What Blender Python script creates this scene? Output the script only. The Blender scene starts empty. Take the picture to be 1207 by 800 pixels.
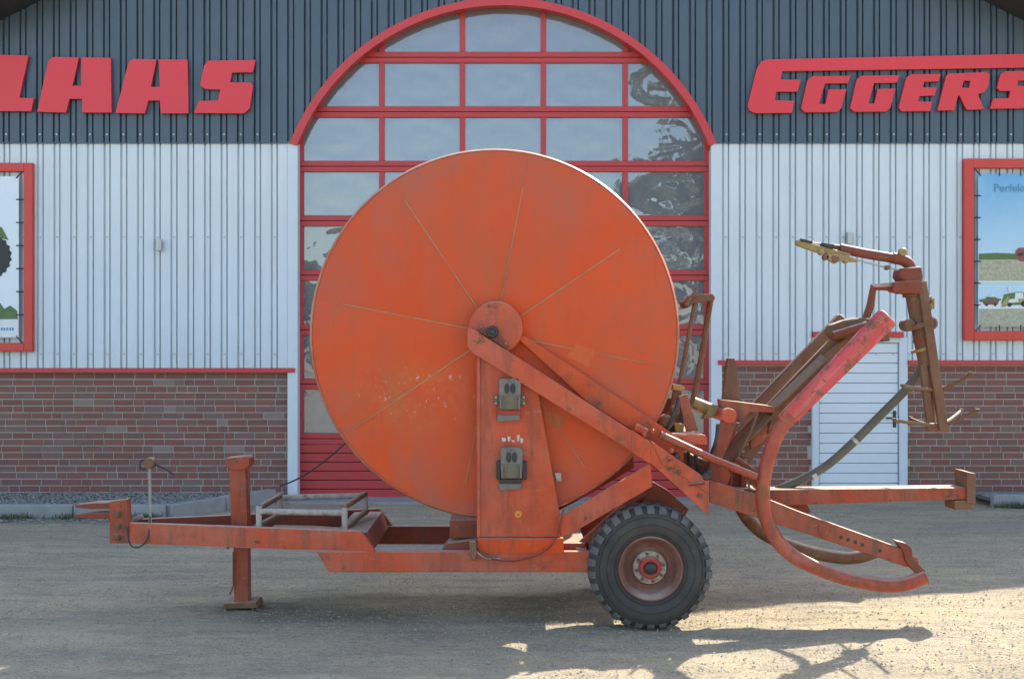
import bpy, math, random
import numpy as np
from mathutils import Vector, Matrix
from mathutils.geometry import tessellate_polygon
R = random.Random(7)
S = bpy.context.scene
COL = S.collection
# ------------------------------------------------------------------ camera, sky, sun, exposure
F, CX, CY, H = 1600.0, 603.5, 405.0, 1.94
cd = bpy.data.cameras.new('camera'); cam = bpy.data.objects.new('camera', cd); COL.objects.link(cam)
cam.location = (0, 0, H); cam.rotation_euler = (math.pi/2, 0, 0)
cd.sensor_width = 36; cd.lens = F/1207*36; cd.shift_y = 5/1207; cd.clip_end = 2000; cd.clip_start = .1
S.camera = cam
SUN = Vector((.70, 1.0, 1.0)).normalized()
w = bpy.data.worlds.new('World'); S.world = w; w.use_nodes = True
wn = w.node_tree.nodes; bg = wn['Background']
sk = wn.new('ShaderNodeTexSky'); sk.sky_type = 'NISHITA'; sk.sun_disc = False
sk.sun_elevation = math.asin(SUN.z); sk.sun_rotation = math.atan2(SUN.x, SUN.y)
sk.air_density = 1.0; sk.dust_density = 1.2; sk.ozone_density = 1.0
w.node_tree.links.new(sk.outputs[0], bg.inputs[0]); bg.inputs[1].default_value = .15
sd = bpy.data.lights.new('sun', 'SUN'); sd.energy = 3.7; sd.angle = math.radians(.6); sd.color = (1, .93, .82)
so = bpy.data.objects.new('sun', sd); COL.objects.link(so); so.location = (15, 25, 25)
so.rotation_euler = (-SUN).to_track_quat('-Z', 'Y').to_euler()
vs = S.view_settings; vs.view_transform = 'Standard'; vs.look = 'None'; vs.gamma = 1; vs.use_curve_mapping = False
vs.exposure = 1.58
S.render.engine = 'CYCLES'
S.cycles.use_adaptive_sampling = True; S.cycles.adaptive_threshold = .015
S.cycles.use_denoising = True
S.cycles.max_bounces = 6

def P(x, y, Y):                                   # photo pixel at depth Y -> world point
    return Vector(((x-CX)*Y/F, Y, H-(y-CY)*Y/F))

# ------------------------------------------------------------------ mesh builder
class MB:
    def __init__(s): s.v = []; s.f = []; s.sm = []
    def add(s, vs, fs, sm=False):
        o = len(s.v); s.v += [tuple(v) for v in vs]; s.f += [tuple(i+o for i in f) for f in fs]; s.sm += [sm]*len(fs); return s
    def box(s, a, b):
        x0, x1 = sorted((a[0], b[0])); y0, y1 = sorted((a[1], b[1])); z0, z1 = sorted((a[2], b[2]))
        return s.add([(x0,y0,z0),(x1,y0,z0),(x1,y1,z0),(x0,y1,z0),(x0,y0,z1),(x1,y0,z1),(x1,y1,z1),(x0,y1,z1)],
            [(0,3,2,1),(4,5,6,7),(0,1,5,4),(1,2,6,5),(2,3,7,6),(3,0,4,7)])
    def bar(s, p, q, w_, h_, up=(0,0,1)):         # box from p to q
        p, q = Vector(p), Vector(q); d = (q-p).normalized(); u = Vector(up)
        if abs(d.dot(u)) > .97: u = Vector((0,1,0))
        r = d.cross(u).normalized(); u = r.cross(d)
        c = [(-1,-1),(1,-1),(1,1),(-1,1)]
        vs = [p+r*(a*w_/2)+u*(b*h_/2) for a, b in c]+[q+r*(a*w_/2)+u*(b*h_/2) for a, b in c]
        return s.add(vs, [(3,2,1,0),(4,5,6,7),(0,1,5,4),(1,2,6,5),(2,3,7,6),(3,0,4,7)])
    def tube(s, pts, r, n=12, cap=True):
        pts = [Vector(p) for p in pts]; m = len(pts)
        rs = r if isinstance(r, (list, tuple)) else [r]*m
        t0 = (pts[1]-pts[0]).normalized(); u = Vector((0,1,0)) if abs(t0.y) < .9 else Vector((0,0,1))
        vs = []
        for i, p in enumerate(pts):
            t = (pts[min(i+1, m-1)]-pts[max(i-1, 0)]).normalized()
            b = t.cross(u).normalized(); u = b.cross(t).normalized()
            vs += [p+(u*math.cos(2*math.pi*k/n)+b*math.sin(2*math.pi*k/n))*rs[i] for k in range(n)]
        fs = [(i*n+k, i*n+(k+1) % n, (i+1)*n+(k+1) % n, (i+1)*n+k) for i in range(m-1) for k in range(n)]
        s.add(vs, fs, True)
        if cap: s.add(vs[:n], [tuple(range(n))[::-1]]); s.add(vs[-n:], [tuple(range(n))])
        return s
    def prism(s, front, dy, holes=()):            # front: list of 3d points, extruded by dy along Y
        loops = [list(map(Vector, front))]+[list(map(Vector, h)) for h in holes]
        flat = [p for l in loops for p in l]; n = len(flat)
        tris = tessellate_polygon([[Vector((p.x, p.z, 0)) for p in l] for l in loops])
        vs = flat+[p+Vector((0, dy, 0)) for p in flat]; fs = []
        for t in tris:
            a, b, c = (flat[i] for i in t)
            k = (b.x-a.x)*(c.z-a.z)-(b.z-a.z)*(c.x-a.x)
            t = tuple(t) if k > 0 else tuple(t)[::-1]
            if dy < 0: t = t[::-1]
            fs += [t, tuple(i+n for i in t[::-1])]
        o = 0
        for li, l in enumerate(loops):
            m = len(l); ar = sum(l[i].x*l[(i+1) % m].z-l[(i+1) % m].x*l[i].z for i in range(m))
            for i in range(m):
                a, b = o+i, o+(i+1) % m
                q = (a, b, b+n, a+n)
                fl = (ar > 0) == (li == 0)
                if dy < 0: fl = not fl
                fs.append(q[::-1] if fl else q)
            o += m
        return s.add(vs, fs)
    def lathe(s, prof, c, n=48, sm=True):         # prof: (radius, y) pairs, axis along Y through c (x,z)
        m = len(prof); vs = []
        for k in range(n):
            a = 2*math.pi*k/n
            vs += [(c[0]+r*math.cos(a), y, c[1]+r*math.sin(a)) for r, y in prof]
        fs = [(k*m+i, ((k+1) % n)*m+i, ((k+1) % n)*m+i+1, k*m+i+1) for k in range(n) for i in range(m-1)]
        return s.add(vs, fs, sm)
ORG = {}
def org(o): return ORG.get(o.name, Vector((0,0,0))) if o else Vector((0,0,0))
def obj(name, mb, mat, parent=None, bevel=0, **props):
    o0 = org(parent)
    me = bpy.data.meshes.new(name)
    me.from_pydata([(v[0]-o0.x, v[1]-o0.y, v[2]-o0.z) for v in mb.v], [], mb.f)
    me.polygons.foreach_set('use_smooth', mb.sm)
    for m_ in (mat if isinstance(mat, list) else [mat]): me.materials.append(m_)
    me.update(); me.set_sharp_from_angle(angle=math.radians(38))
    o = bpy.data.objects.new(name, me); COL.objects.link(o)
    if parent: o.parent = parent
    ORG[o.name] = o0
    if bevel:
        b = o.modifiers.new('bevel', 'BEVEL'); b.width = bevel; b.segments = 2; b.limit_method = 'ANGLE'; b.angle_limit = math.radians(40)
        b.harden_normals = False
    for k, v in props.items(): o[k] = v
    return o
def inst(name, me, loc, parent, rot=None):        # piece that shares mesh data
    o = bpy.data.objects.new(name, me); COL.objects.link(o); o.parent = parent
    o.location = Vector(loc)-org(parent)
    if rot: o.rotation_euler = rot
    return o
def mesh(name, mb, mat):
    me = bpy.data.meshes.new(name); me.from_pydata(mb.v, [], mb.f); me.polygons.foreach_set('use_smooth', mb.sm)
    me.materials.append(mat); me.update(); me.set_sharp_from_angle(angle=math.radians(38)); return me
def thing(name, loc, label, cat, group=None):
    o = bpy.data.objects.new(name, None); COL.objects.link(o); o.location = loc; o.empty_display_size = .2
    ORG[o.name] = Vector(loc); o['label'] = label; o['category'] = cat
    if group: o['group'] = group
    return o
def catmull(pts, k=6):
    pts = [Vector(p) for p in pts]; out = []
    for i in range(len(pts)-1):
        p0, p1, p2, p3 = pts[max(i-1, 0)], pts[i], pts[i+1], pts[min(i+2, len(pts)-1)]
        for j in range(k):
            t = j/k
            out.append(.5*((2*p1)+(p2-p0)*t+(2*p0-5*p1+4*p2-p3)*t*t+(3*p1-p0-3*p2+p3)*t**3))
    return out+[pts[-1]]

# ------------------------------------------------------------------ materials
class NT:
    def __init__(s, name):
        s.m = bpy.data.materials.new(name); s.m.use_nodes = True; s.t = s.m.node_tree; s.n = s.t.nodes
        s.b = s.n['Principled BSDF']; s.pos = s.n.new('ShaderNodeNewGeometry').outputs['Position']
    def lk(s, a, b): s.t.links.new(a, b)
    def mapv(s, scale=(1,1,1), rot=(0,0,0), src=None):
        m = s.n.new('ShaderNodeMapping'); m.inputs['Scale'].default_value = scale; m.inputs['Rotation'].default_value = rot
        s.lk(src or s.pos, m.inputs[0]); return m.outputs[0]
    def noise(s, scale, detail=6, rough=.6, vec=None, dist=0):
        n = s.n.new('ShaderNodeTexNoise'); n.inputs['Scale'].default_value = scale; n.inputs['Detail'].default_value = detail
        n.inputs['Roughness'].default_value = rough; n.inputs['Distortion'].default_value = dist
        s.lk(vec or s.pos, n.inputs['Vector']); return n.outputs['Fac']
    def ramp(s, fac, lo, hi, a=0., b=1.):
        m = s.n.new('ShaderNodeMapRange'); m.inputs[1].default_value = lo; m.inputs[2].default_value = hi
        m.inputs[3].default_value = a; m.inputs[4].default_value = b; s.lk(fac, m.inputs[0]); return m.outputs[0]
    def mix(s, fac, a, b, typ='MIX'):
        m = s.n.new('ShaderNodeMix'); m.data_type = 'RGBA'; m.blend_type = typ
        for i, v in ((0, fac), (6, a), (7, b)):
            if isinstance(v, (int, float)): m.inputs[i].default_value = v
            elif isinstance(v, tuple): m.inputs[i].default_value = (*v, 1)
            else: s.lk(v, m.inputs[i])
        return m.outputs[2]
    def math(s, op, a, b=0.):
        m = s.n.new('ShaderNodeMath'); m.operation = op
        for i, v in ((0, a), (1, b)):
            if isinstance(v, (int, float)): m.inputs[i].default_value = v
            else: s.lk(v, m.inputs[i])
        return m.outputs[0]
    def bump(s, h, strength=.3, dist=.01):
        b = s.n.new('ShaderNodeBump'); b.inputs['Strength'].default_value = strength; b.inputs['Distance'].default_value = dist
        s.lk(h, b.inputs['Height']); s.lk(b.outputs[0], s.b.inputs['Normal'])
    def col(s, c):
        if isinstance(c, tuple): s.b.inputs['Base Color'].default_value = (*c, 1)
        else: s.lk(c, s.b.inputs['Base Color'])
        return s
    def rough(s, r, metal=0.):
        if isinstance(r, (int, float)): s.b.inputs['Roughness'].default_value = r
        else: s.lk(r, s.b.inputs['Roughness'])
        s.b.inputs['Metallic'].default_value = metal; return s

def paint(name, base, fade, rust=(.085,.045,.028), rust_amt=.5, rough=.42, fade_amt=.5, scale=1.0, dirt=.5):
    """old enamel: faded cloud, run-down dirt streaks, scuffs, rust blooms"""
    t = NT(name)
    c = t.mix(t.ramp(t.noise(1.9*scale, 6, .65), .40, .62, 0, fade_amt), base, fade)
    c = t.mix(t.ramp(t.noise(5*scale, 5, .6), .5, .68, 0, .45), c, tuple(k*.62 for k in base))
    st = t.ramp(t.noise(5*scale, 7, .7, t.mapv((2.6, 2.6, .35))), .50, .66, 0, dirt)
    c = t.mix(st, c, (.115,.07,.05))
    c = t.mix(t.ramp(t.noise(16*scale, 6, .7, t.mapv((.5, 1, 1.6))), .60, .66, 0, .35), c, (.36,.22,.16))
    rn = t.noise(8*scale, 9, .72)
    th = .82-rust_amt*.4
    rm = t.ramp(rn, th, th+.05)
    rc_ = t.mix(t.noise(60, 4), rust, (rust[0]*2.1, rust[1]*1.7, rust[2]*1.3))
    c = t.mix(t.ramp(rn, th-.07, th+.02, 0, .45), c, (.17,.075,.04))
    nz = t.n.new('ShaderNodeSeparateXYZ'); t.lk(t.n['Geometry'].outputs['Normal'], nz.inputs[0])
    lit_top = t.math('MULTIPLY', t.ramp(nz.outputs['Z'], .55, .9), t.ramp(t.noise(14, 5, .7), .3, .6, .45, .8))  # pale dusty tone on upward faces, painted in for the sunlit top edges
    t.col(t.mix(lit_top, t.mix(rm, c, rc_), (.50,.40,.30)))
    t.rough(t.math('ADD', t.ramp(rm, 0, 1, rough, .8), t.ramp(st, 0, 1, 0, .2)))
    t.b.inputs['Specular IOR Level'].default_value = .25
    t.bump(t.math('ADD', t.math('MULTIPLY', rm, -.6), t.noise(90, 3)), .2, .004)
    return t.m
def plain(name, c, rough=.6, metal=0., var=.25, scale=6, bump=.1, c2=None):
    t = NT(name)
    t.col(t.mix(t.ramp(t.noise(scale, 6, .65), .3, .75, 0, var), c, c2 or tuple(k*.45 for k in c)))
    t.rough(rough, metal)
    if bump: t.bump(t.noise(scale*14, 4), bump, .004)
    return t.m

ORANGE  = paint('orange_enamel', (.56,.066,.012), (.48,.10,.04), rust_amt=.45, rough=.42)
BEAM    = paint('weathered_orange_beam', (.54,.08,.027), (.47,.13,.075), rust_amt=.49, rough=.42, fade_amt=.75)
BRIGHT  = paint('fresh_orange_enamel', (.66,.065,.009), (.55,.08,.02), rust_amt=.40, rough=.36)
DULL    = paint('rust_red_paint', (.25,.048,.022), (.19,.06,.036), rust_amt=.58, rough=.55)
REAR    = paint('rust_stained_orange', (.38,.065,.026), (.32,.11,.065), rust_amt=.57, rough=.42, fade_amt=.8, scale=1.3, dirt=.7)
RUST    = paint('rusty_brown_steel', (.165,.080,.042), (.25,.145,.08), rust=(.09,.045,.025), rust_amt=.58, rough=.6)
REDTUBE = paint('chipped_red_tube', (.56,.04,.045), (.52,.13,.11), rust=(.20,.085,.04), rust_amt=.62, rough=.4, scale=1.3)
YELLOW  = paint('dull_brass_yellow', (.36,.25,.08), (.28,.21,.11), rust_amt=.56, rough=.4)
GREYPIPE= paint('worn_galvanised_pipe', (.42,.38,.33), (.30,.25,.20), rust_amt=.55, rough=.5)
HOSE    = plain('grey_green_hose', (.125,.115,.08), .6, var=.6, scale=9)
RUBBER  = plain('dusty_tyre_rubber', (.027,.025,.022), .75, var=1.0, scale=4, bump=.4, c2=(.085,.072,.054))
LUGM    = plain('dusty_tread_rubber', (.15,.135,.11), .85, var=.9, scale=9, c2=(.06,.06,.06))
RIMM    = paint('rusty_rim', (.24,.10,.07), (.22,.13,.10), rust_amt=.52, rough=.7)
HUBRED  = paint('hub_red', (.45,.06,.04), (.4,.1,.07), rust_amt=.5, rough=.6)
FLAKE   = plain('flaked_pale_paint', (.5,.47,.36), .8, var=.9, scale=40, c2=(.12,.07,.05))
BLACK   = plain('greasy_black', (.02,.02,.02), .5, var=.4, scale=12, c2=(.06,.05,.04))
LAMPG   = plain('grey_cast_housing', (.20,.185,.165), .6, var=.7, scale=14, c2=(.11,.09,.06))
LAMPT   = plain('grimy_tan_housing', (.18,.145,.085), .7, var=.7, scale=18, c2=(.10,.08,.05))
AMBER   = plain('amber_reflector', (.75,.25,.03), .25, var=.2)
WHITEM  = plain('chalk_mark', (.62,.55,.48), .8, var=.5, scale=60)
def sheetmat(name, c, c2, rough):
    t = NT(name)
    k = t.mix(t.ramp(t.noise(1.2, 5, .6), .35, .7, 0, .5), c, tuple(v*.9 for v in c))
    k = t.mix(t.ramp(t.noise(4, 7, .7, t.mapv((3.2, 1, .16))), .48, .70, 0, .45), k, c2)       # rain streaks
    z = t.n.new('ShaderNodeSeparateXYZ'); t.lk(t.pos, z.inputs[0])
    spl = t.math('MULTIPLY', t.ramp(z.outputs['Z'], 1.62, 2.2, 1, 0), t.ramp(t.noise(9, 6, .75), .4, .7, .1, .6))
    t.col(t.mix(spl, k, c2)); t.rough(t.ramp(t.noise(2, 5), .3, .7, rough, rough+.15))
    t.bump(t.noise(1.4, 2, .5, t.mapv((1, 1, .25))), .25, .02); return t.m
DARKSHEET = sheetmat('anthracite_sheet', (.060,.092,.120), (.085,.105,.12), .36)
WHITESHEET= sheetmat('pale_grey_sheet', (.635,.695,.70), (.52,.56,.555), .42)
WHITETRIM = plain('pale_grey_trim', (.62,.67,.69), .45, var=.12, scale=2, bump=0)
DOORM   = plain('white_door_coat', (.70,.745,.745), .45, var=.1, scale=3, bump=0)
REDTRIM = plain('signal_red_trim', (.55,.030,.032), .4, var=.25, scale=2.5, bump=0, c2=(.40,.07,.07))
REDGATE = plain('red_gate_coat', (.46,.033,.030), .45, var=.3, scale=3, bump=.05, c2=(.34,.06,.06))
REDLETTER=plain('red_letter_face', (.68,.034,.044), .45, var=.2, scale=2, bump=0, c2=(.66,.045,.058))
REDFRAME= plain('red_poster_frame', (.60,.05,.03), .45, var=.2, scale=3, bump=0)
MORTAR  = plain('mortar', (.55,.50,.42), .9, var=.6, scale=6, bump=.3)
CONC    = plain('kerb_concrete', (.34,.335,.31), .9, var=.7, scale=5, bump=.3, c2=(.2,.2,.19))
STEELG  = plain('zinc_steel', (.45,.46,.46), .45, .6, var=.3)
DARKST  = plain('dark_steel', (.05,.05,.05), .5, .3)
SOFFIT  = plain('dark_soffit', (.035,.035,.04), .7)
ROOFM   = plain('roof_sheet', (.06,.065,.07), .6)

def ground_mat():
    t = NT('yard_gravel')
    c = t.mix(t.ramp(t.noise(.5, 6, .65), .42, .58), (0.562,0.449,0.272), (0.410,0.339,0.242))
    trk = t.ramp(t.noise(1.0, 7, .7, t.mapv((.16, 2.4, 1), (0, 0, .06))), .46, .66)        # wheel tracks along the hall
    c = t.mix(t.math('MULTIPLY', trk, .9), c, (0.683,0.553,0.350))
    c = t.mix(t.ramp(t.noise(2.6, 8, .75, t.mapv((.45, 1.7, 1))), .49, .60, 0, .7), c, (0.304,0.256,0.187))
    c = t.mix(t.ramp(t.noise(13, 6, .75, t.mapv((.6, 1.5, 1))), .46, .64, 0, .5), c, (0.638,0.525,0.350))
    c = t.mix(t.ramp(t.noise(28, 4, .7), .50, .64, 0, .42), c, (0.259,0.214,0.157))
    c = t.mix(t.ramp(t.noise(75, 3, .7), .50, .64, 0, .55), c, (0.759,0.636,0.446))
    c = t.mix(t.ramp(t.noise(60, 2, .5), .62, .70, 0, .8), c, (0.152,0.131,0.103))
    ds = t.n.new('ShaderNodeVectorMath'); ds.operation = 'DISTANCE'; t.lk(t.mapv((1, 1.3, 0)), ds.inputs[0]); ds.inputs[1].default_value = (-1.98, 10.05*1.3, 0)
    oil = t.math('MULTIPLY', t.ramp(ds.outputs['Value'], .12, .62, 1, 0), t.ramp(t.noise(5, 5), .35, .6))   # trodden oily soil by the jack
    c = t.mix(t.math('MULTIPLY', oil, .8), c, (0.183,0.138,0.090))
    t.col(c); t.rough(.95)
    hgt = t.math('ADD', t.math('MULTIPLY', t.noise(22, 6, .8), 1.2), t.math('MULTIPLY', t.noise(6, 5, .7, t.mapv((.6, 1.3, 1))), 1.6))
    t.bump(t.math('ADD', hgt, t.math('MULTIPLY', t.noise(70, 3, .7), .5)), .9, .04)
    t.b.inputs['Specular IOR Level'].default_value = .15
    return t.m
GROUND = ground_mat()
STONE = plain('loose_stone', (.40,.355,.27), .9, var=1.0, scale=23, bump=.2, c2=(.24,.215,.17))
GREYST = plain('grey_chippings', (.30,.28,.235), .9, var=.9, scale=19, bump=.2, c2=(.14,.13,.105))

def glass_mat():
    t = NT('gate_glazing')
    tc = t.n.new('ShaderNodeTexCoord').outputs['Object']
    info = t.n.new('ShaderNodeObjectInfo')
    off = t.n.new('ShaderNodeVectorMath'); off.operation = 'ADD'
    sc = t.n.new('ShaderNodeVectorMath'); sc.operation = 'SCALE'; t.lk(info.outputs['Location'], sc.inputs[0]); sc.inputs['Scale'].default_value = 3.1
    t.lk(tc, off.inputs[0]); t.lk(sc.outputs[0], off.inputs[1])
    n1 = t.noise(2.6, 2, .5, off.outputs[0], .6)
    # acrylic panes bulge a little: a ring-like swell around the middle of each
    le = t.n.new('ShaderNodeVectorMath'); le.operation = 'LENGTH'; t.lk(t.mapv((1.0, 0, 1.7), src=tc), le.inputs[0])
    ring = t.math('MULTIPLY', t.math('SINE', t.math('MULTIPLY', le.outputs['Value'], 16.)), .16)
    b = t.n.new('ShaderNodeBump'); b.inputs['Strength'].default_value = 1; b.inputs['Distance'].default_value = .0026
    t.lk(t.math('ADD', n1, ring), b.inputs['Height'])
    g = t.n.new('ShaderNodeBsdfGlossy'); g.inputs['Roughness'].default_value = .015; g.inputs['Color'].default_value = (.92,.96,1,1)
    t.lk(b.outputs[0], g.inputs['Normal'])
    d = t.n.new('ShaderNodeBsdfDiffuse'); d.inputs['Color'].default_value = (.145,.16,.165,1)
    dust = t.ramp(t.noise(4, 6, .7), .45, .8, 0, .07)
    mx = t.n.new('ShaderNodeMixShader'); mx.inputs[0].default_value = .118
    t.lk(d.outputs[0], mx.inputs[1]); t.lk(g.outputs[0], mx.inputs[2])
    d2 = t.n.new('ShaderNodeBsdfDiffuse'); d2.inputs['Color'].default_value = (.6,.6,.58,1)
    m2 = t.n.new('ShaderNodeMixShader'); t.lk(dust, m2.inputs[0]); t.lk(mx.outputs[0], m2.inputs[1]); t.lk(d2.outputs[0], m2.inputs[2])
    t.lk(m2.outputs[0], t.n['Material Output'].inputs[0]); return t.m
GLASS = glass_mat()

# ------------------------------------------------------------------ ground
WY = 17.0                                         # facade plane
def gz(x, y): return 0.0
xs = np.concatenate([np.linspace(-420, -40, 12), np.linspace(-30, -8, 12), np.arange(-7, 7.01, .07), np.linspace(8, 30, 12), np.linspace(40, 420, 12)])
ys = np.concatenate([np.linspace(-420, -40, 12), np.linspace(-30, 5, 20), np.arange(5.6, 16.9, .07), np.linspace(17.5, 40, 8), np.linspace(60, 420, 8)])
gx, gy = np.meshgrid(xs, ys)
rng = np.random.default_rng(3)
def vnoise(x, y, s, seed):
    r = np.random.default_rng(seed).random((64, 64)); u, v = x/s, y/s
    i, j = np.floor(u).astype(int), np.floor(v).astype(int); fu, fv = u-i, v-j
    fu, fv = fu*fu*(3-2*fu), fv*fv*(3-2*fv)
    g = lambda a, b: r[a % 64, b % 64]
    return (g(i,j)*(1-fu)+g(i+1,j)*fu)*(1-fv)+(g(i,j+1)*(1-fu)+g(i+1,j+1)*fu)*fv
near = ((np.abs(gx) < 7.2) & (gy > 5.3) & (gy < 16.8))
gzv = np.where(near, (vnoise(gx, gy, 1.3, 1)-.5)*.03+(vnoise(gx, gy, .35, 2)-.5)*.014+(vnoise(gx, gy, .15, 5)-.5)*.014-.012, -.012)
nx, ny = len(xs), len(ys)
g = MB(); g.v = list(zip(gx.ravel().tolist(), gy.ravel().tolist(), gzv.ravel().tolist()))
g.f = [(j*nx+i, j*nx+i+1, (j+1)*nx+i+1, (j+1)*nx+i) for j in range(ny-1) for i in range(nx-1)]; g.sm = [True]*len(g.f)
obj('ground', g, GROUND, None, kind='structure')

def stones(name, n, region, smin, smax, mat, label, seed, zoff=0.0, cat='gravel'):
    r = np.random.default_rng(seed)
    base = np.array([(1,0,0),(-1,0,0),(0,1,0),(0,-1,0),(0,0,1),(0,0,-1)], float)
    tri = np.array([(0,2,4),(2,1,4),(1,3,4),(3,0,4),(2,0,5),(1,2,5),(3,1,5),(0,3,5)])
    p = region(r, n); n = len(p)
    sz = smin+(smax-smin)*r.random(n)**3
    v = base[None]*(sz[:, None, None])*(.6+.6*r.random((n, 6, 1)))*np.array([1, 1, .55])
    a = r.random(n)*6.28; c, s_ = np.cos(a)[:, None], np.sin(a)[:, None]
    v = np.stack([v[..., 0]*c-v[..., 1]*s_, v[..., 0]*s_+v[..., 1]*c, v[..., 2]], -1)
    v += np.concatenate([p, (zoff+sz*.15)[:, None]], 1)[:, None] if p.shape[1] == 2 else p[:, None]
    f = (tri[None]+6*np.arange(n)[:, None, None]).reshape(-1, 3)
    m = MB(); m.v = v.reshape(-1, 3).tolist(); m.f = f.tolist(); m.sm = [False]*len(f)
    return obj(name, m, mat, None, kind='stuff', label=label, category=cat)
def yard(r, n):
    y = 5.8+10.8*r.random(n)**1.3; x = (r.random(n)*2-1)*(y*.39+.3); k = vnoise(x, y, .6, 9)+.5*r.random(n) > .5
    return np.stack([x, y], 1)[k]
stones('loose_gravel', 52000, yard, .003, .013, STONE, 'small loose stones scattered over the sandy yard', 11)

# kerbs with the planting bed of chippings behind them
def kerb(name, line):
    o = bpy.data.objects.new(name, None); COL.objects.link(o); o['kind'] = 'structure'; ORG[o.name] = Vector((0,0,0))
    for (x0, y0), (x1, y1) in zip(line[:-1], line[1:]):
        L = math.hypot(x1-x0, y1-y0); n = max(1, round(L/1.0)); dx, dy = (x1-x0)/n, (y1-y0)/n
        for i in range(n):
            a = Vector((x0+dx*i, y0+dy*i, .06)); b = a+Vector((dx, dy, 0)); e = (b-a).normalized()*.006
            j = Vector((0, R.uniform(-.008,.008), R.uniform(-.006,.006)))
            obj('kerb_stone', MB().bar(a+e+j, b-e+j, .13, .18), CONC, o, .012)
kerb('kerb', [(-9.0, 15.15), (-3.85, 15.15), (-2.95, 16.72)])
kerb('kerb_right', [(5.72, 16.2), (9.2, 16.2)])
def bedl(r, n):
    x = -9+6.2*r.random(n); y = 15.2+1.8*r.random(n); k = (x < -3.9) | (y > 15.2+(x+3.85)*1.75)
    return np.stack([x, y], 1)[k]
stones('bed_gravel', 9000, bedl, .012, .035, GREYST, 'grey chippings in the bed along the left brick plinth', 21, .07)
stones('bed_gravel', 5000, lambda r, n: np.stack([5.75+3.4*r.random(n), 16.25+.75*r.random(n)], 1), .012, .035, GREYST, 'grey chippings in the bed along the right brick plinth', 22, .08)
bb = MB().add([(-9,15.15,.05),(-3.85,15.15,.05),(-2.95,16.72,.05),(-2.95,17,.05),(-9,17,.05)], [(0,1,2,3,4)])
obj('planting_bed', bb, GREYST, None, kind='structure')
obj('planting_bed_right', MB().add([(5.72,16.2,.06),(9.2,16.2,.06),(9.2,17,.06),(5.72,17,.06)], [(0,1,2,3)]), GREYST, None, kind='structure')
def toe(r, n):
    x = -8+4.2*r.random(n); y = 15.06-np.abs(r.normal(0, .18, n)); return np.stack([x, y], 1)
stones('kerb_grit', 1800, toe, .006, .025, GREYST, 'dark grit washed against the foot of the left kerb', 23)
def weeds(name, n, reg, label, seed):
    r = np.random.default_rng(seed); p = reg(r, n); a = r.random(n)*6.28; h_ = .03+.07*r.random(n)**2; l = r.normal(0, .025, (n, 2)); m = MB()
    for i in range(n):
        x, y = p[i]; dx, dy = math.cos(a[i])*.006, math.sin(a[i])*.006
        m.add([(x-dx, y-dy, 0), (x+dx, y+dy, 0), (x+l[i,0], y+l[i,1], h_[i])], [(0, 1, 2)])
    obj(name, m, WEED, None, kind='stuff', label=label, category='weeds')
WEED = plain('weed_green', (.085,.11,.04), .7, var=.8, scale=7, bump=0, c2=(.16,.14,.07))
def clump(xc, y0):
    def f(r, n):
        c = xc[r.integers(0, len(xc), n)]; return np.stack([c+r.normal(0, .10, n), y0-np.abs(r.normal(0, .05, n))], 1)
    return f
weeds('kerb_weeds', 900, clump(np.array([-6.1,-5.6,-5.45,-4.9,-4.2,-4.0]), 15.07), 'thin weeds along the foot of the left kerb', 31)
weeds('kerb_weeds', 900, clump(np.array([5.9,6.15,6.3,6.7,7.1]), 16.12), 'thin weeds along the foot of the right kerb', 32)
obj('gate_apron', MB().box((-2.72, 16.55, -.05), (2.5, 17.3, .012)), CONC, None, kind='structure')

# ------------------------------------------------------------------ the building
B = thing('showroom_building', (0, WY, 0), 'workshop hall with anthracite and pale ribbed cladding, brick plinth and arched red gate', 'building')
ZB = P(0, 170, WY).z                              # dark / pale sheet seam
AX, ARo = P(593, 0, WY).x, 268.8*WY/F; AZ = P(0, 268.8, WY).z
ROOF0, RT = 9.23, .5
XB = 10.5
PIT = 19.62*WY/F
def profile(x0, x1, yf, depth):
    pts = []; k = math.floor(x0/PIT)-1
    while k*PIT < x1+PIT:
        b = k*PIT
        for d, y in ((.0, yf), (.116, yf), (.128, yf+depth), (.134, yf+depth), (.146, yf), (.188, yf), (.1965, yf+depth), (.200, yf+depth)):
            pts.append((b+d*PIT/.2085, y))
        k += 1
    out = []
    for (xa, ya), (xb, yb) in zip(pts[:-1], pts[1:]):
        n = max(1, int((xb-xa)/.03+.5))
        for i in range(n):
            t = i/n; x = xa+(xb-xa)*t
            if x0 <= x <= x1: out.append((x, ya+(yb-ya)*t))
    return [(x0, out[0][1])]+out+[(x1, out[-1][1])]
def sheet(name, x0, x1, zlo, zhi, yf, mat, depth=.034):
    pr = profile(x0, x1, yf, depth); m = MB()
    vs, fs = [], []
    for x, y in pr:
        vs += [(x, y, zlo(x)), (x, y, zhi(x))]
    fs = [(2*i, 2*i+2, 2*i+3, 2*i+1) for i in range(len(pr)-1)]
    m.add(vs, fs); return obj(name, m, mat, B)
def arch(x, r):
    d = r*r-(x-AX)**2
    return AZ+math.sqrt(d) if d > 0 else -9
roofz = lambda x: ROOF0-RT*abs(x)-.085
sheet('dark_cladding', -XB, XB, lambda x: max(ZB, arch(x, ARo-.06)), roofz, WY-.095, DARKSHEET)
xl, xr = P(352, 0, WY).x, P(836, 0, WY).x
zl, zr = P(0, 436, WY).z, P(0, 427, WY).z
sheet('pale_cladding', -XB, P(341, 0, WY).x, lambda x: zl, lambda x: ZB+.03, WY-.075, WHITESHEET)
dl, dr = P(956, 0, WY).x, P(1068, 0, WY).x; dt = P(0, 397, WY).z
sheet('pale_cladding', P(849, 0, WY).x, XB, lambda x: dt if dl < x < dr else zr, lambda x: ZB+.03, WY-.075, WHITESHEET)
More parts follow.
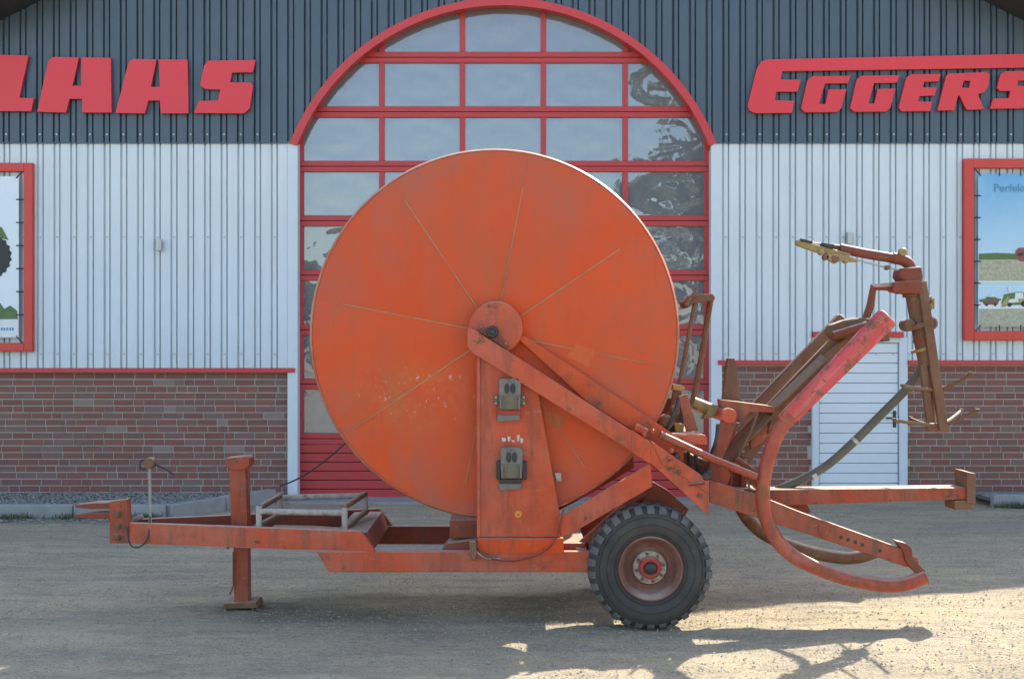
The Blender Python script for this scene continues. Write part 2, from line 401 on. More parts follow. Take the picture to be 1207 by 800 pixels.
for a, b, nm in ((340, 352, 'gate_jamb'), (837, 850, 'gate_jamb')):
    obj(nm, MB().box((P(a,0,WY).x, WY-.08, -.02), (P(b,0,WY).x, WY+.13, ZB+.02)), WHITETRIM, B, .006)
# red sill strips above the bricks
for x0, x1, z in ((-XB, P(349,0,WY).x, zl), (P(845,0,WY).x, dl-.002, zr), (dr+.002, XB, zr)):
    obj('sill_strip', MB().box((x0, WY-.10, z-.028), (x1, WY-.01, z+.028)), REDTRIM, B, .004)
obj('seam_flashing', MB().box((-XB, WY-.099, ZB-.006), (P(343,0,WY).x, WY-.02, ZB+.006)), DARKSHEET, B)
obj('seam_flashing', MB().box((P(844,0,WY).x, WY-.099, ZB-.006), (XB, WY-.02, ZB+.006)), DARKSHEET, B)
# screw heads, one per rib
sc = MB()
k = math.floor(-7.2/PIT)
while k*PIT < 7.2:
    x = k*PIT+.167*PIT/.2085; rows = []
    if abs(x-AX) > 2.7: rows += [(P(0, 160, WY).z, WY-.095), (P(0, 280, WY).z, WY-.075), (P(0, 417, WY).z, WY-.075)]
    for z, y in rows:
        sc.box((x-.010, y-.010, z-.010), (x+.010, y+.004, z+.010))
    k += 1
obj('screw_heads', sc, STEELG, B, kind='stuff')
# bricks
BR = [(0.244,0.090,0.063),(0.262,0.098,0.069),(0.226,0.087,0.063),(0.232,0.106,0.079),(0.213,0.104,0.077),(0.232,0.138,0.106),(0.287,0.201,0.158),(0.220,0.114,0.088),(0.226,0.129,0.099),(0.207,0.085,0.063)]
BRW = [18, 16, 14, 12, 10, 4, 2.5, 8, 5, 8]
BM = [plain('brick_tone', c, .9, var=.75, scale=9, bump=.4, c2=tuple(k*.6+.05 for k in c)) for c in BR]
def brickmesh(wd, mi):
    m = MB().box((-wd/2, 0, -.0355), (wd/2, .06, .0355)); return mesh('brick', m, BM[mi])
BMESH = {(wd, i): brickmesh(wd, i) for wd in (.24, .115) for i in range(len(BR))}
allb = []
def brickwall(x0, x1, ztop):
    m = MB().box((x0, WY-.001, -.1), (x1, WY+.2, ztop-.02)); pl = obj('brick_plinth', m, MORTAR, B)
    z = .0415-.083; row = 0
    while z < ztop-.05:
        x = x0-R.random()*.2
        while x < x1:
            wd = .115 if R.random() < .22 else .24
            a, b = max(x, x0+.002), min(x+wd, x1-.002)
            if b-a > .04: allb.append((pl, a, b, z, wd, R.choices(range(len(BR)), BRW)[0], R.uniform(-.003,.003)))
            x += wd+.0125
        z += .083; row += 1
brickwall(-XB, P(343,0,WY).x, zl)
brickwall(P(850,0,WY).x, dl, zr)
brickwall(dr, XB, zr)
vis = [b for b in allb if abs((b[1]+b[2])/2) < 6.35 and b[3] > .06 and abs(b[2]-b[1]-b[4]) < .001]
vis.sort(key=lambda b: (b[3] < .2)*1+(abs(b[1]) > 6.1)*1+(b[4] < .2)*.5+R.random()*.8)
single = set(id(b) for b in vis[:300]); rest = {}
for b in allb:
    pl, x0, x1, z, wd, mi, j = b
    if id(b) in single: inst('brick', BMESH[wd, mi], ((x0+x1)/2, WY-.008+j, z), pl)
    else: rest.setdefault(pl.name, (pl, MB(), []))[1].box((x0, WY-.008+j, z-.0355), (x1, WY+.05, z+.0355)); rest[pl.name][2].extend([mi]*6)
for pl, m, mi in rest.values():
    o = obj('brick_courses', m, BM, pl, kind='stuff'); o.data.polygons.foreach_set('material_index', mi)
# arch trim
def ring(r0, r1, y0, y1, a0, n=72):
    m = MB(); q = []
    for i in range(n+1):
        a = a0+(math.pi-2*a0)*i/n
        for r, y in ((r1, y0), (r0, y0), (r0, y1), (r1, y1)):
            q.append((AX+r*math.cos(a), y, AZ+r*math.sin(a)))
    fs = [(4*i+k, 4*i+(k+1) % 4, 4*i+4+(k+1) % 4, 4*i+4+k) for i in range(n) for k in range(4)]
    m.add(q, fs+[(0,1,2,3)[::-1], (4*n, 4*n+1, 4*n+2, 4*n+3)], False); return m
a0 = math.asin((ZB-AZ)/ARo)
obj('arch_trim', ring(ARo-.095, ARo, WY-.11, WY+.02, a0), REDTRIM, B)
obj('arch_soffit', ring(ARo-.085, ARo-.03, WY+.02, WY+.15, a0-.02), REDGATE, B)
# sectional gate
G = obj('sectional_gate', MB().box((P(350,0,17.2).x, 17.17, 0), (P(838,0,17.2).x, 17.23, P(0,-10,17.2).z)), SOFFIT, B)
GY = 17.11
rows = [5+64.05*i for i in range(9)]; rows = [4.0]+[68+64.1*i for i in range(8)]
cols = [354.5, 450, 545, 640.5, 737, 833.5]
def gbox(name, x0, y0, x1, y1, ya, yb, mat, bev=.004):
    a, b = P(x0, y0, GY), P(x1, y1, GY)
    return obj(name, MB().box((a.x, ya, a.z), (b.x, yb, b.z)), mat, G, bev)
for y in rows[1:]:
    gbox('rail', 352, y-6.5, 836, y-.3, GY-.012, GY+.05, REDGATE)
    gbox('rail', 352, y+.3, 836, y+6.5, GY-.012, GY+.05, REDGATE)
for i, x in enumerate(cols):
    hw = 3.2 if 0 < i < 5 else 3.6
    for a, b in zip(rows[:-1], rows[1:]):
        gbox('mullion', x-hw, a+6.4, x+hw, b-6.4, GY-.006, GY+.05, REDGATE)
pm = {}
for i in range(5):
    for a, b in zip(rows[:-1], rows[1:]):
        p, q = P(cols[i]+2, a+5, GY), P(cols[i+1]-2, b-5, GY); wd, ht = q.x-p.x, p.z-q.z
        key = (round(wd, 3), round(ht, 3))
        if key not in pm: pm[key] = mesh('pane', MB().box((-wd/2, 0, -ht/2), (wd/2, .012, ht/2)), GLASS)
        inst('pane', pm[key], ((p.x+q.x)/2, GY+.022, (p.z+q.z)/2), G)
yb = 523.
for i in range(6):
    gbox('slat', 352, yb+.35, 836, yb+10.3, GY-.006, GY+.04, REDGATE, .006); yb += 10.65
gbox('bottom_seal', 352, 587, 836, 590, GY-.002, GY+.04, DARKST)
# side door
obj('door_surround', MB().box((dl, WY-.075, 0), (P(964,0,WY).x, WY+.05, dt)).box((P(1058,0,WY).x, WY-.075, 0), (dr, WY+.05, dt)).box((P(964,0,WY).x, WY-.073, P(0,404,WY).z), (P(1058,0,WY).x, WY+.05, dt)), WHITETRIM, B, .006)
obj('door_canopy_strip', MB().box((P(956,0,WY).x, WY-.13, P(0,397.5,WY).z), (P(1062,0,WY).x, WY-.03, P(0,391,WY).z)), REDTRIM, B, .004)
D = obj('side_door', MB().box((P(964,0,WY).x, WY-.02, .01), (P(1058,0,WY).x, WY+.03, P(0,404,WY).z)), DARKST, B)
y = 404.6
while y < 584:
    a, b = P(964.8, y, WY), P(1057.2, min(y+11.2, 585), WY)
    obj('slat', MB().box((a.x, WY-.045, a.z), (b.x, WY-.01, b.z)), DOORM, D, .006); y += 11.75
hp = P(1053, 492, WY)
obj('door_handle', MB().tube([(hp.x, WY-.04, hp.z), (hp.x, WY-.10, hp.z), (hp.x-.12, WY-.10, hp.z)], .011, 8), DARKST, D)
obj('door_plate', MB().box((hp.x-.02, WY-.052, hp.z-.12), (hp.x+.02, WY-.04, hp.z+.09)), DARKST, D, .003)
# roof, side and back walls
def slab(sgn):
    m = MB(); e = XB+.6; y0, y1 = WY-.8, WY+16
    v = [(0,y0,ROOF0), (sgn*e,y0,ROOF0-RT*e), (sgn*e,y1,ROOF0-RT*e), (0,y1,ROOF0)]
    v = [(x, y, z-.08) for x, y, z in v]; v += [(x, y, z+.09) for x, y, z in v]
    f = [(0,1,2,3),(7,6,5,4),(0,4,5,1),(1,5,6,2),(2,6,7,3),(3,7,4,0)]
    return m.add(v, f if sgn < 0 else [q[::-1] for q in f])
for s_ in (-1, 1):
    obj('roof_slab', slab(s_), SOFFIT, B)
    obj('side_wall', MB().box((s_*XB, WY+.05, 0), (s_*(XB-.2), WY+15.5, ROOF0-RT*XB)), WHITESHEET, B)
obj('back_wall', MB().box((-XB, WY+15.5, 0), (XB, WY+15.7, ROOF0-RT*XB)), WHITESHEET, B)
obj('back_gable', MB().prism([(-XB, WY+15.5, ROOF0-RT*XB), (XB, WY+15.5, ROOF0-RT*XB), (0, WY+15.5, ROOF0-.085)], .2), WHITESHEET, B)

# ------------------------------------------------------------------ wall letters
LY = WY-.16
def letters(name, loc, label, polys):
    t = thing(name, loc, label, 'sign')
    for pl, holes in polys:
        f = [P(x, y, LY) for x, y in pl]
        obj('letter', MB().prism(f, .045, [[P(x, y, LY) for x, y in h] for h in holes]), REDLETTER, t)
        cxm = sum(p.x for p in f)/len(f); czm = sum(p.z for p in f)/len(f)
    return t
A_ = lambda l: [(870+u/6.706, 55+v/6.706) for u, v in l]
B_ = lambda l: [(1040+u/7.228, 55+v/7.228) for u, v in l]
C_ = lambda l: [(u/3.894, 55+v/3.894) for u, v in l]
g1 = A_([(550,262),(590,235),(888,232),(868,290),(688,293),(640,455),(690,455),(715,340),(858,337),(815,490),(780,518),(530,520),(498,490)])
letters('wall_lettering', (4.7, LY, 5.2), 'slanted red lettering under a long red bar on the anthracite cladding right of the arch', [
    ([(1262,79),(922.5,84.1)]+A_([(335,262),(495,262),(470,357),(302,357),(290,425),(445,430),(425,525),(130,527),(90,505),(75,470),(150,170),(185,118),(230,103)])+[(1266,62.5)], []),
    (g1, []), ([(x+57.9, y-.6) for x, y in g1], []),
    (B_([(205,265),(240,238),(498,235),(480,298),(360,300),(345,348),(465,348),(445,418),(318,422),(303,468),(425,470),(408,550),(165,552),(140,520)]), []),
    (B_([(470,545),(545,250),(565,232),(890,218),(915,240),(900,340),(870,388),(815,405),(865,535),(720,540),(660,420),(645,420),(615,543)]), [B_([(680,350),(695,292),(750,292),(742,352)])]),
    (B_([(980,350),(1000,378),(1092,378),(1080,440),(945,445),(920,530),(1230,525),(1262,495),(1290,370),(1270,340),(1150,335),(1158,290),(1300,285),(1320,205),(1045,212),(1005,240)]), [])])
letters('wall_lettering', (-4.9, LY, 5.2), 'heavy red block letters on the anthracite cladding left of the arch', [
    (C_([(-430,270),(-385,65),(-350,36),(-130,36),(-145,95),(-270,97),(-298,235),(-165,235),(-180,293),(-410,293)]), []),
    (C_([(-80,35),(130,42),(88,235),(155,237),(143,297),(-140,295)]), []),
    (C_([(170,300),(222,64),(245,48),(362,50),(332,180),(372,180),(372,50),(508,52),(512,303),(378,303),(376,240),(318,240),(302,303)]), []),
    (C_([(530,305),(590,72),(612,57),(718,60),(692,185),(732,185),(728,60),(860,60),(865,307),(738,307),(733,248),(680,248),(664,307)]), []),
    (C_([(890,305),(912,250),(1000,248),(1012,198),(940,195),(918,178),(937,88),(955,65),(1172,62),(1160,118),(1065,120),(1055,165),(1150,165),(1162,180),(1145,285),(1120,307)]), [])])

# ------------------------------------------------------------------ poster frames
def circ(cx_, cy_, r, n=40, teeth=0): return [(cx_+(r+(teeth if i % 2 else 0))*math.cos(2*math.pi*i/n), cy_+(r+(teeth if i % 2 else 0))*math.sin(2*math.pi*i/n)) for i in range(n)]
def flat(name, pl, Y, mat, parent, th=.003):
    return obj(name, MB().prism([P(x, y, Y) for x, y in pl], th), mat, parent)
def poster(x0, y0, x1, y1, bw, bx0, by0, bx1, by1, label, banner_mat):
    Y = WY-.16; a, b = P(x0, y0, Y), P(x1, y1, Y)
    t = thing('poster_frame', ((a.x+b.x)/2, Y, b.z), label, 'poster', 'framed banners on the pale cladding')
    def fb(p, q): obj('frame_bar', MB().prism([P(x, y, Y) for x, y in ((p[0],p[1]),(q[0],p[1]),(q[0],q[1]),(p[0],q[1]))], .09), REDFRAME, t, .005)
    fb((x0,y0),(x0+bw,y1)); fb((x1-bw,y0),(x1,y1)); fb((x0+bw,y0),(x1-bw,y0+bw)); fb((x0+bw,y1-bw),(x1-bw,y1))
    ban = obj('banner', MB().prism([P(x, y, Y) for x, y in ((bx0,by0),(bx1,by0),(bx1,by1),(bx0,by1))], .012), banner_mat, t)
    for x, s_ in ((bx0, -1), (bx1, 1)):
        edge = x0+bw if s_ < 0 else x1-bw
        for i in range(8):
            yy = by0+(by1-by0)*i/7; dv = (-7 if i == 0 else 7 if i == 7 else 0)
            obj('tie', MB().tube([P(x-s_*3, yy-dv*.3, Y-.006), P(edge, yy+dv, Y+.02)], .009, 6), DARKST, t)
    n = int((bx1-bx0)/24)
    for i in range(1, n):
        x = bx0+(bx1-bx0)*i/n
        obj('tie', MB().tube([P(x, by0+2, Y-.006), P(x, y0+bw, Y+.02)], .008, 6), DARKST, t)
        obj('tie', MB().tube([P(x, by1-2, Y-.006), P(x, y1-bw, Y+.02)], .008, 6), DARKST, t)
    return t, ban, Y
def printsky():
    t = NT('printed_blue_sky'); z = t.n.new('ShaderNodeSeparateXYZ'); t.lk(t.pos, z.inputs[0])
    c = t.mix(t.ramp(z.outputs['Z'], 2.95, 4.1), (.46,.66,.74), (.10,.36,.62))
    t.col(t.mix(t.ramp(t.noise(1.5, 5), .45, .75, 0, .35), c, (.5,.66,.72))); t.rough(.45)
    t.bump(t.noise(2.2, 2), .3, .02); return t.m
BLUEP = printsky()
PALEP = plain('printed_pale_ground', (.70,.76,.78), .5, var=.2, scale=.8, bump=0, c2=(.58,.66,.70))
FIELDP = plain('printed_stubble', (.50,.47,.33), .6, var=1.0, scale=26, bump=0, c2=(.26,.27,.17))
GREENP = plain('printed_green', (.07,.13,.05), .6, var=.7, scale=18, bump=0, c2=(.16,.24,.06))
WHITEP = plain('printed_white', (.72,.74,.72), .6, var=.2, bump=0)
DARKP = plain('printed_black', (.03,.035,.035), .6, bump=0)
YELLOWP = plain('printed_ochre', (.42,.38,.12), .6, var=.8, scale=30, bump=0)
REDP = plain('printed_red', (.36,.10,.08), .6, var=1.0, scale=30, bump=0)
GREYP = plain('printed_blue_grey', (.10,.28,.45), .6, bump=0)
# right: harvest picture
t, ban, Y = poster(1137, 187, 1420, 401, 11, 1153, 205, 1404, 385, 'red framed banner with blue sky and harvest field on the right wall', BLUEP)
Yp = Y-.004
flat('print', [(1154,303),(1403,301),(1403,331),(1154,331)], Yp, FIELDP, ban)
flat('print', [(1154,302),(1154,299),(1175,298),(1215,300),(1300,297),(1403,301),(1403,304),(1154,306)], Yp-.003, GREENP, ban)
flat('print', [(1154,362),(1403,360),(1403,384.5),(1154,384.5)], Yp, FIELDP, ban)
flat('print', [(1154,331),(1403,331),(1403,333),(1154,333)], Yp-.003, WHITEP, ban)
flat('print', [(1154,355),(1180,351),(1215,352),(1290,349),(1403,353),(1403,362),(1154,364)], Yp-.003, PALEP, ban)
flat('print', [(1197,303),(1197,296),(1201,292),(1290,290),(1296,305),(1250,309),(1203,308)], Yp-.006, REDP, ban)
flat('print', [(1158,356),(1163,350),(1172,349),(1178,354),(1176,359),(1160,359)], Yp-.006, REDP, ban)
flat('print', [(1180,357),(1184,347),(1200,344),(1230,346),(1236,358),(1185,360)], Yp-.006, GREENP, ban)
flat('print', [(1186,353),(1196,352),(1197,345),(1206,345),(1207,356),(1187,357)], Yp-.009, WHITEP, ban)
for pl, m_ in (([(1182,356),(1188,349),(1190,353),(1186,361),(1180,362)], YELLOWP), ([(1200,352),(1226,351),(1228,356),(1201,357)], YELLOWP), (circ(1190,359,2.6,14), DARKP), (circ(1207,358,3.4,14), DARKP), (circ(1163,359,1.8,12), DARKP), (circ(1173,359,1.8,12), DARKP),
        ([(1165,350),(1170,346),(1173,350)], WHITEP), ([(1188,340),(1190,336),(1192,341),(1191,346)], WHITEP), ([(1155,353),(1168,351),(1180,352),(1180,354),(1155,356)], GREENP), ([(1199,299),(1206,297),(1206,301),(1200,302)], DARKP)):
    flat('print', pl, Yp-.011, m_, ban)
cu = bpy.data.curves.new('word', 'FONT'); cu.body = 'Perfekt'; cu.size = .14; cu.extrude = .001
tx = bpy.data.objects.new('word', cu); COL.objects.link(tx)
me = bpy.data.meshes.new_from_object(tx.evaluated_get(bpy.context.evaluated_depsgraph_get())); bpy.data.objects.remove(tx)
me.materials.append(GREYP); p = P(1171, 226, Yp-.004)
inst('print', me, p, ban, (math.pi/2, 0, 0))
# left: tractor picture, only its right end is in the photo
t, ban, Y = poster(-240, 192, 38, 414, 10, -225, 208, 22, 398, 'red framed pale banner with a tractor wheel at its right end on the left wall', PALEP)
Yp = Y-.004
flat('print', circ(-14, 302, 26, 44, 2.2), Yp, DARKP, ban)
flat('print', circ(-16, 302, 15), Yp-.003, REDP, ban)
flat('print', circ(-18, 302, 5), Yp-.006, DARKP, ban)
flat('print', [(-120,300),(-120,225),(-70,215),(-40,255),(2,268),(10,283),(-2,280),(-30,276),(-40,300)], Yp-.001, GREENP, ban)
flat('print', [(-224,378),(-224,362),(-120,358),(-20,365),(0,357),(5,364),(12,360),(20,366),(21,376)], Yp, GREENP, ban)
flat('print', [(-224,377),(21.5,376.5),(21.5,397),(-224,397)], Yp-.003, WHITEP, ban)
for i, x in enumerate((1, 4, 7.5, 11, 14)):
    flat('print', [(x,386),(x+2,386),(x+2,389.5),(x,389.5)], Yp-.006, GREYP, ban)

# wall lamps
def wall_lamp(x, y, label):
    p = P(x, y, WY-.1); t = thing('wall_lamp', (p.x, WY-.05, p.z), label, 'lamp')
    obj('base_plate', MB().box((p.x-.035, WY-.075, p.z-.05), (p.x+.035, WY-.05, p.z+.05)), STEELG, t, .004)
    obj('lamp_head', MB().add([(p.x+.042*math.cos(k*math.pi/6), WY-.13+.042*math.sin(k*math.pi/6), p.z+dz) for dz in (-.07, .07) for k in range(12)],
        [(k, (k+1) % 12, 12+(k+1) % 12, 12+k) for k in range(12)]+[tuple(range(12))[::-1], tuple(range(12, 24))], False), STEELG, t)
    obj('bracket', MB().box((p.x-.012, WY-.10, p.z-.012), (p.x+.012, WY-.07, p.z+.012)), DARKST, t)
wall_lamp(188, 289, 'small silver wall lamp on the pale cladding left of the arch')
wall_lamp(1001, 281, 'small silver wall lamp on the pale cladding above the side door')

# ------------------------------------------------------------------ the irrigator
YC = 10.05
MACH = thing('hose_reel_irrigator', (0.2, YC, 0), 'large orange hose reel irrigator with a huge disc reel on a two wheeled chassis', 'irrigator')
def plate(name, pl, Y, th, mat, parent=MACH, bevel=.004, mirror=False, ys=None):
    f = [P(x, y, (ys[i] if ys else Y)) for i, (x, y) in enumerate(pl)]
    if mirror:
        f = [Vector((p.x, 2*YC-p.y, p.z)) for p in f]; th = -th
    return obj(name, MB().prism(f, th), mat, parent, bevel)
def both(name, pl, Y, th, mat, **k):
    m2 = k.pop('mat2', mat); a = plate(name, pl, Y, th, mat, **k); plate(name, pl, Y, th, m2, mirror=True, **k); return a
def beam(name, a, b, w_, h_, mat, parent=MACH, bevel=.004):
    return obj(name, MB().bar(P(*a), P(*b), w_, h_), mat, parent, bevel)
def rod(name, pts, r, mat, parent=MACH, n=12, smooth=0):
    q = [P(*p) for p in pts]
    if smooth: q = catmull(q, smooth)
    return obj(name, MB().tube(q, r, n), mat, parent)

# reel: two discs of eight sheets round a drum
NY, FY = 9.5, 10.6
rc = P(583, 393, NY); RR = 216.5*NY/F
def disc_mat(k):
    t = NT('reel_sheet_enamel')
    base = [(.65,.070,.009), (.63,.073,.012), (.61,.070,.012), (.64,.076,.011)][k]
    c = t.mix(t.ramp(t.noise(1.1, 6, .6), .40, .60, 0, .75), base, (.50,.085,.03))
    c = t.mix(t.ramp(t.noise(2.6, 7, .65, t.mapv((1.5, 1, .4))), .48, .68, 0, .45), c, (.42,.10,.045))
    rim = t.n.new('ShaderNodeVectorMath'); rim.operation = 'DISTANCE'; t.lk(t.mapv((1, 0, 1)), rim.inputs[0]); rim.inputs[1].default_value = (rc.x, 0, rc.z)
    dust = t.math('MULTIPLY', t.ramp(rim.outputs['Value'], .62, 1.27, 0, 1), t.ramp(t.noise(2.0, 6, .65), .40, .66))
    c = t.mix(t.math('MULTIPLY', dust, .75), c, (.36,.115,.075))                                # road dust towards the edge
    c = t.mix(t.ramp(t.noise(6, 8, .75, t.mapv((2.2, 1, .3), (0, .5, 0))), .56, .66, 0, .25), c, (.36,.07,.03))
    sep = t.n.new('ShaderNodeVectorMath'); sep.operation = 'DISTANCE'; t.lk(t.mapv((1, 1, 1.9)), sep.inputs[0])
    q = P(492, 464, NY); sep.inputs[1].default_value = (q.x, NY, q.z*1.9)
    stn = t.math('MULTIPLY', t.ramp(sep.outputs['Value'], .2, .62, 1, 0), t.ramp(t.noise(7, 6, .7), .42, .7))
    c = t.mix(t.math('MULTIPLY', stn, .6), c, (.52,.15,.035))
    sp = t.math('MULTIPLY', t.ramp(sep.outputs['Value'], .1, .5, 1, 0), t.ramp(t.noise(26, 6, .75, t.mapv((1.5, 1, .8))), .62, .645))
    c = t.mix(sp, c, (.6,.45,.4))
    c = t.mix(t.ramp(t.noise(70, 3, .7), .70, .76, 0, .7), c, (.2,.10,.06))
    c = t.mix(t.ramp(t.noise(15, 8, .75), .70, .76, 0, .8), c, (.24,.12,.07))
    t.col(c); t.rough(t.ramp(t.noise(3, 5), .3, .7, .40, .62))
    t.b.inputs['Specular IOR Level'].default_value = .25; t.bump(t.noise(2.6, 3, .5), .3, .03); return t.m
DM = [disc_mat(k) for k in range(4)]
def disc(Y, mats, th):
    d = obj('reel_disc', MB().lathe([(.15, Y+th*.5), (RR-.02, Y+th*.5), (RR-.008, Y-.001), (RR-.001, Y), (RR+.013, Y+.034), (RR-.02, Y+.036), (.15, Y+.032)], (rc.x, rc.z), 128), RIMLIP, MACH)
    for k in range(8):
        a0, a1 = math.radians(34+45*k+.015), math.radians(79+45*k-.015); m = MB(); n = 14; rr = [.16, .5, .9, RR-.012]
        bow = [-.002, -.008, -.008, -.002]
        vs = [(rc.x+r*math.cos(a0+(a1-a0)*i/n), Y+bw-.004*math.sin(math.pi*i/n), rc.z+r*math.sin(a0+(a1-a0)*i/n)) for r, bw in zip(rr, bow) for i in range(n+1)]
        fs = [(j*(n+1)+i, (j+1)*(n+1)+i, (j+1)*(n+1)+i+1, j*(n+1)+i+1) for j in range(3) for i in range(n)]
        obj('disc_sheet', m.add(vs, fs, True), mats[k % 4], d)
    for k in range(8):
        a = math.radians(34+45*k); u = Vector((math.cos(a), 0, math.sin(a))); c = Vector((rc.x, Y-.006, rc.z))
        obj('seam', MB().bar(c+u*.2, c+u*(RR-R.uniform(.05, .24)), .008, .009, (0,1,0)), SEAM, d)
    return d
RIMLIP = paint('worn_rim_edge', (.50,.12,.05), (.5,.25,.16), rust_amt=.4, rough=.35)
SEAM = plain('dirty_seam', (.47,.25,.11), .8, var=1.0, scale=3.0, c2=(.20,.09,.05))
disc(NY, DM, .03); disc(FY, DM, .03)
obj('drum', MB().lathe([(.0, NY+.04), (.62, NY+.04), (.62, FY-.01), (0, FY-.01)], (rc.x, rc.z), 48), DULL, MACH)
hb = MB()
for i in range(9):                                # wound hose layers
    y = NY+.1+i*.112; hb.lathe([(.62+.055*math.cos(a), y+.055*math.sin(a)) for a in [math.pi*j/6-math.pi/2 for j in range(7)]], (rc.x, rc.z), 40)
obj('wound_hose', hb, HOSE, MACH)
hc = P(584.5, 386.5, 9.44); hr = 31.5*9.44/F
HUB = obj('hub_plate', MB().lathe([(0, 9.40), (hr-.01, 9.40), (hr, 9.41), (hr, NY+.02)], (hc.x, hc.z), 48), BEAM, MACH)
bc = P(580.5, 391, 9.3)
obj('bearing', MB().lathe([(0, 9.27), (.018, 9.27), (.022, 9.285), (.036, 9.285), (.042, 9.30), (.042, 9.42)], (bc.x, bc.z), 20), BLACK, HUB)
obj('bearing_saddle', MB().bar(P(566,389,9.36), P(598,409,9.36), .05, .03), DULL, HUB, .004)
for x, y in ((567, 386), (596, 405)):
    c = P(x, y, 9.36); obj('bolt', MB().lathe([(0, 9.31), (.010, 9.33), (.010, 9.36)], (c.x, c.z), 6, False), STEELG, HUB)

# side towers, long diagonal beams, lower braces
tower = [(563,412),(563,633),(661,633),(661,612),(633,455),(617,432),(590,414)]
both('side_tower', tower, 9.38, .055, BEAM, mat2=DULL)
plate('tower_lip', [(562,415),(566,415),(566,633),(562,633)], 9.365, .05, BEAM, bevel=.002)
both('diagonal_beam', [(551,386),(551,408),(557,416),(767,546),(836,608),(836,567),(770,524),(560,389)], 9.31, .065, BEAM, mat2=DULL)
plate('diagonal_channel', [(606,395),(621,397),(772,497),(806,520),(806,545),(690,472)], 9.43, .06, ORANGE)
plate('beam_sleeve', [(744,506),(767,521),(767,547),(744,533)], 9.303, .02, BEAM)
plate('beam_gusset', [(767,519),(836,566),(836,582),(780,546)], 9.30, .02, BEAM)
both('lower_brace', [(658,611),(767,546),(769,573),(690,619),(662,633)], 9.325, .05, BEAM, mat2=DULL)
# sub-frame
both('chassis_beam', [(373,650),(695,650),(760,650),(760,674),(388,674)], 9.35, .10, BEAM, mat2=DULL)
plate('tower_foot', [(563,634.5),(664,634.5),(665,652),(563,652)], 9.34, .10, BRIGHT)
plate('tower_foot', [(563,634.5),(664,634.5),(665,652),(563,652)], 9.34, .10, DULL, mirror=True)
plate('spring_pack', [(528,640),(563,636),(563,649),(520,649)], 9.45, .3, DULL)
plate('cross_member', [(530,613),(563,613),(563,634),(530,634)], 9.55, 1.0, DULL)
plate('cross_member', [(640,640),(690,640),(690,668),(640,668)], 9.46, 1.18, DULL)
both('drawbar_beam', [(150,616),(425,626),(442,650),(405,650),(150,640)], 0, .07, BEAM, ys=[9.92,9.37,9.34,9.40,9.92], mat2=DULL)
plate('drawbar_tie', [(395,627),(432,627),(440,649),(395,649)], 9.46, 1.18, DULL)
plate('tool_tray', [(300,636),(425,644),(425,648),(300,640)], 9.6, .9, DULL)
# hitch
HT = plate('hitch_plate', [(129,591),(150,588),(151,640),(129,640)], 9.90, .10, REAR)
for y in (606, 620.5, 633.5):
    c = P(138, y, 9.88); obj('bolt', MB().lathe([(0, 9.865), (.016, 9.865), (.016, 9.88), (.026, 9.88), (.026, 9.90)], (c.x, c.z), 6, False), RUST, HT)
def prong(y0, y1, xt):
    a, b, c, d = P(xt, y0, 10), P(112, y0-3, 10), P(150, y0-4, 10), P(150, y1, 10); th = .03
    m = MB(); pts = [(a.x, -.03), (b.x, -.09), (c.x, -.09), (c.x, .09), (b.x, .09), (a.x, .03)]; n = 6
    zt = [a.z, b.z, c.z, c.z, b.z, a.z]
    m.add([(x, 10.0+y, z) for (x, y), z in zip(pts, zt)]+[(x, 10.0+y, z-(.02 if i in (0, 5) else .045)) for i, ((x, y), z) in enumerate(zip(pts, zt))],
        [tuple(range(n)), tuple(range(2*n-1, n-1, -1))]+[((i+1) % n, i, n+i, n+(i+1) % n) for i in range(n)])
    return obj('hitch_jaw', m, DULL, HT, .004)
prong(594, 600, 90); prong(605.5, 611, 89)
rod('hydraulic_line', [(149,620,9.85),(153,640,9.84),(162,645,9.84),(173,636,9.85),(177,612,9.9),(176,608,10.0)], .006, BLACK, n=6, smooth=5)
rod('hose_holder_rod', [(177,618,10.1),(176.5,552,10.1)], .011, GREYPIPE, n=8)
kc = P(177.5, 545, 10.1); obj('hose_holder_cup', MB().lathe([(0, 10.05), (.036, 10.05), (.04, 10.06), (.04, 10.13), (.0, 10.13)], (kc.x, kc.z), 16), RUST, MACH)
rod('holder_wire', [(172,553,10.1),(166,552,10.1),(165,545,10.1),(170,542,10.1),(182,547,10.1),(194,552,10.1),(205,559,10.1)], .007, DARKST, n=6, smooth=4)
rod('coupling', [(157,612,10.05),(168,608,10.05)], .02, GREYPIPE, n=10)
# parking jack
JK = plate('parking_jack', [(270,548),(289,548),(292,628),(273,628)], 9.98, .14, REAR)
plate('jack_cap', [(266,540),(291,537.5),(294,540),(294,549),(289,553),(271,553),(266,549)], 9.955, .19, REAR, JK)
plate('jack_leg', [(275,628),(292,626),(293,711),(276,712)], 9.995, .11, REAR, JK)
plate('jack_foot', [(264,711),(301,709.5),(304,716),(262,717)], 9.95, .24, RUST, JK)
rod('jack_pin', [(270,634,9.97),(297,634,9.97)], .013, DARKST, JK, 8)
rod('jack_lever', [(272,634,9.97),(268,646,9.95)], .014, DARKST, JK, 8)
rod('jack_chain', [(291,549,9.95),(294,556,9.94),(293,570,9.94),(294,584,9.95)], .006, DULL, JK, 6)
rod('jack_chain', [(275,650,9.97),(275,690,9.97),(271,700,9.97)], .006, DULL, JK, 6)
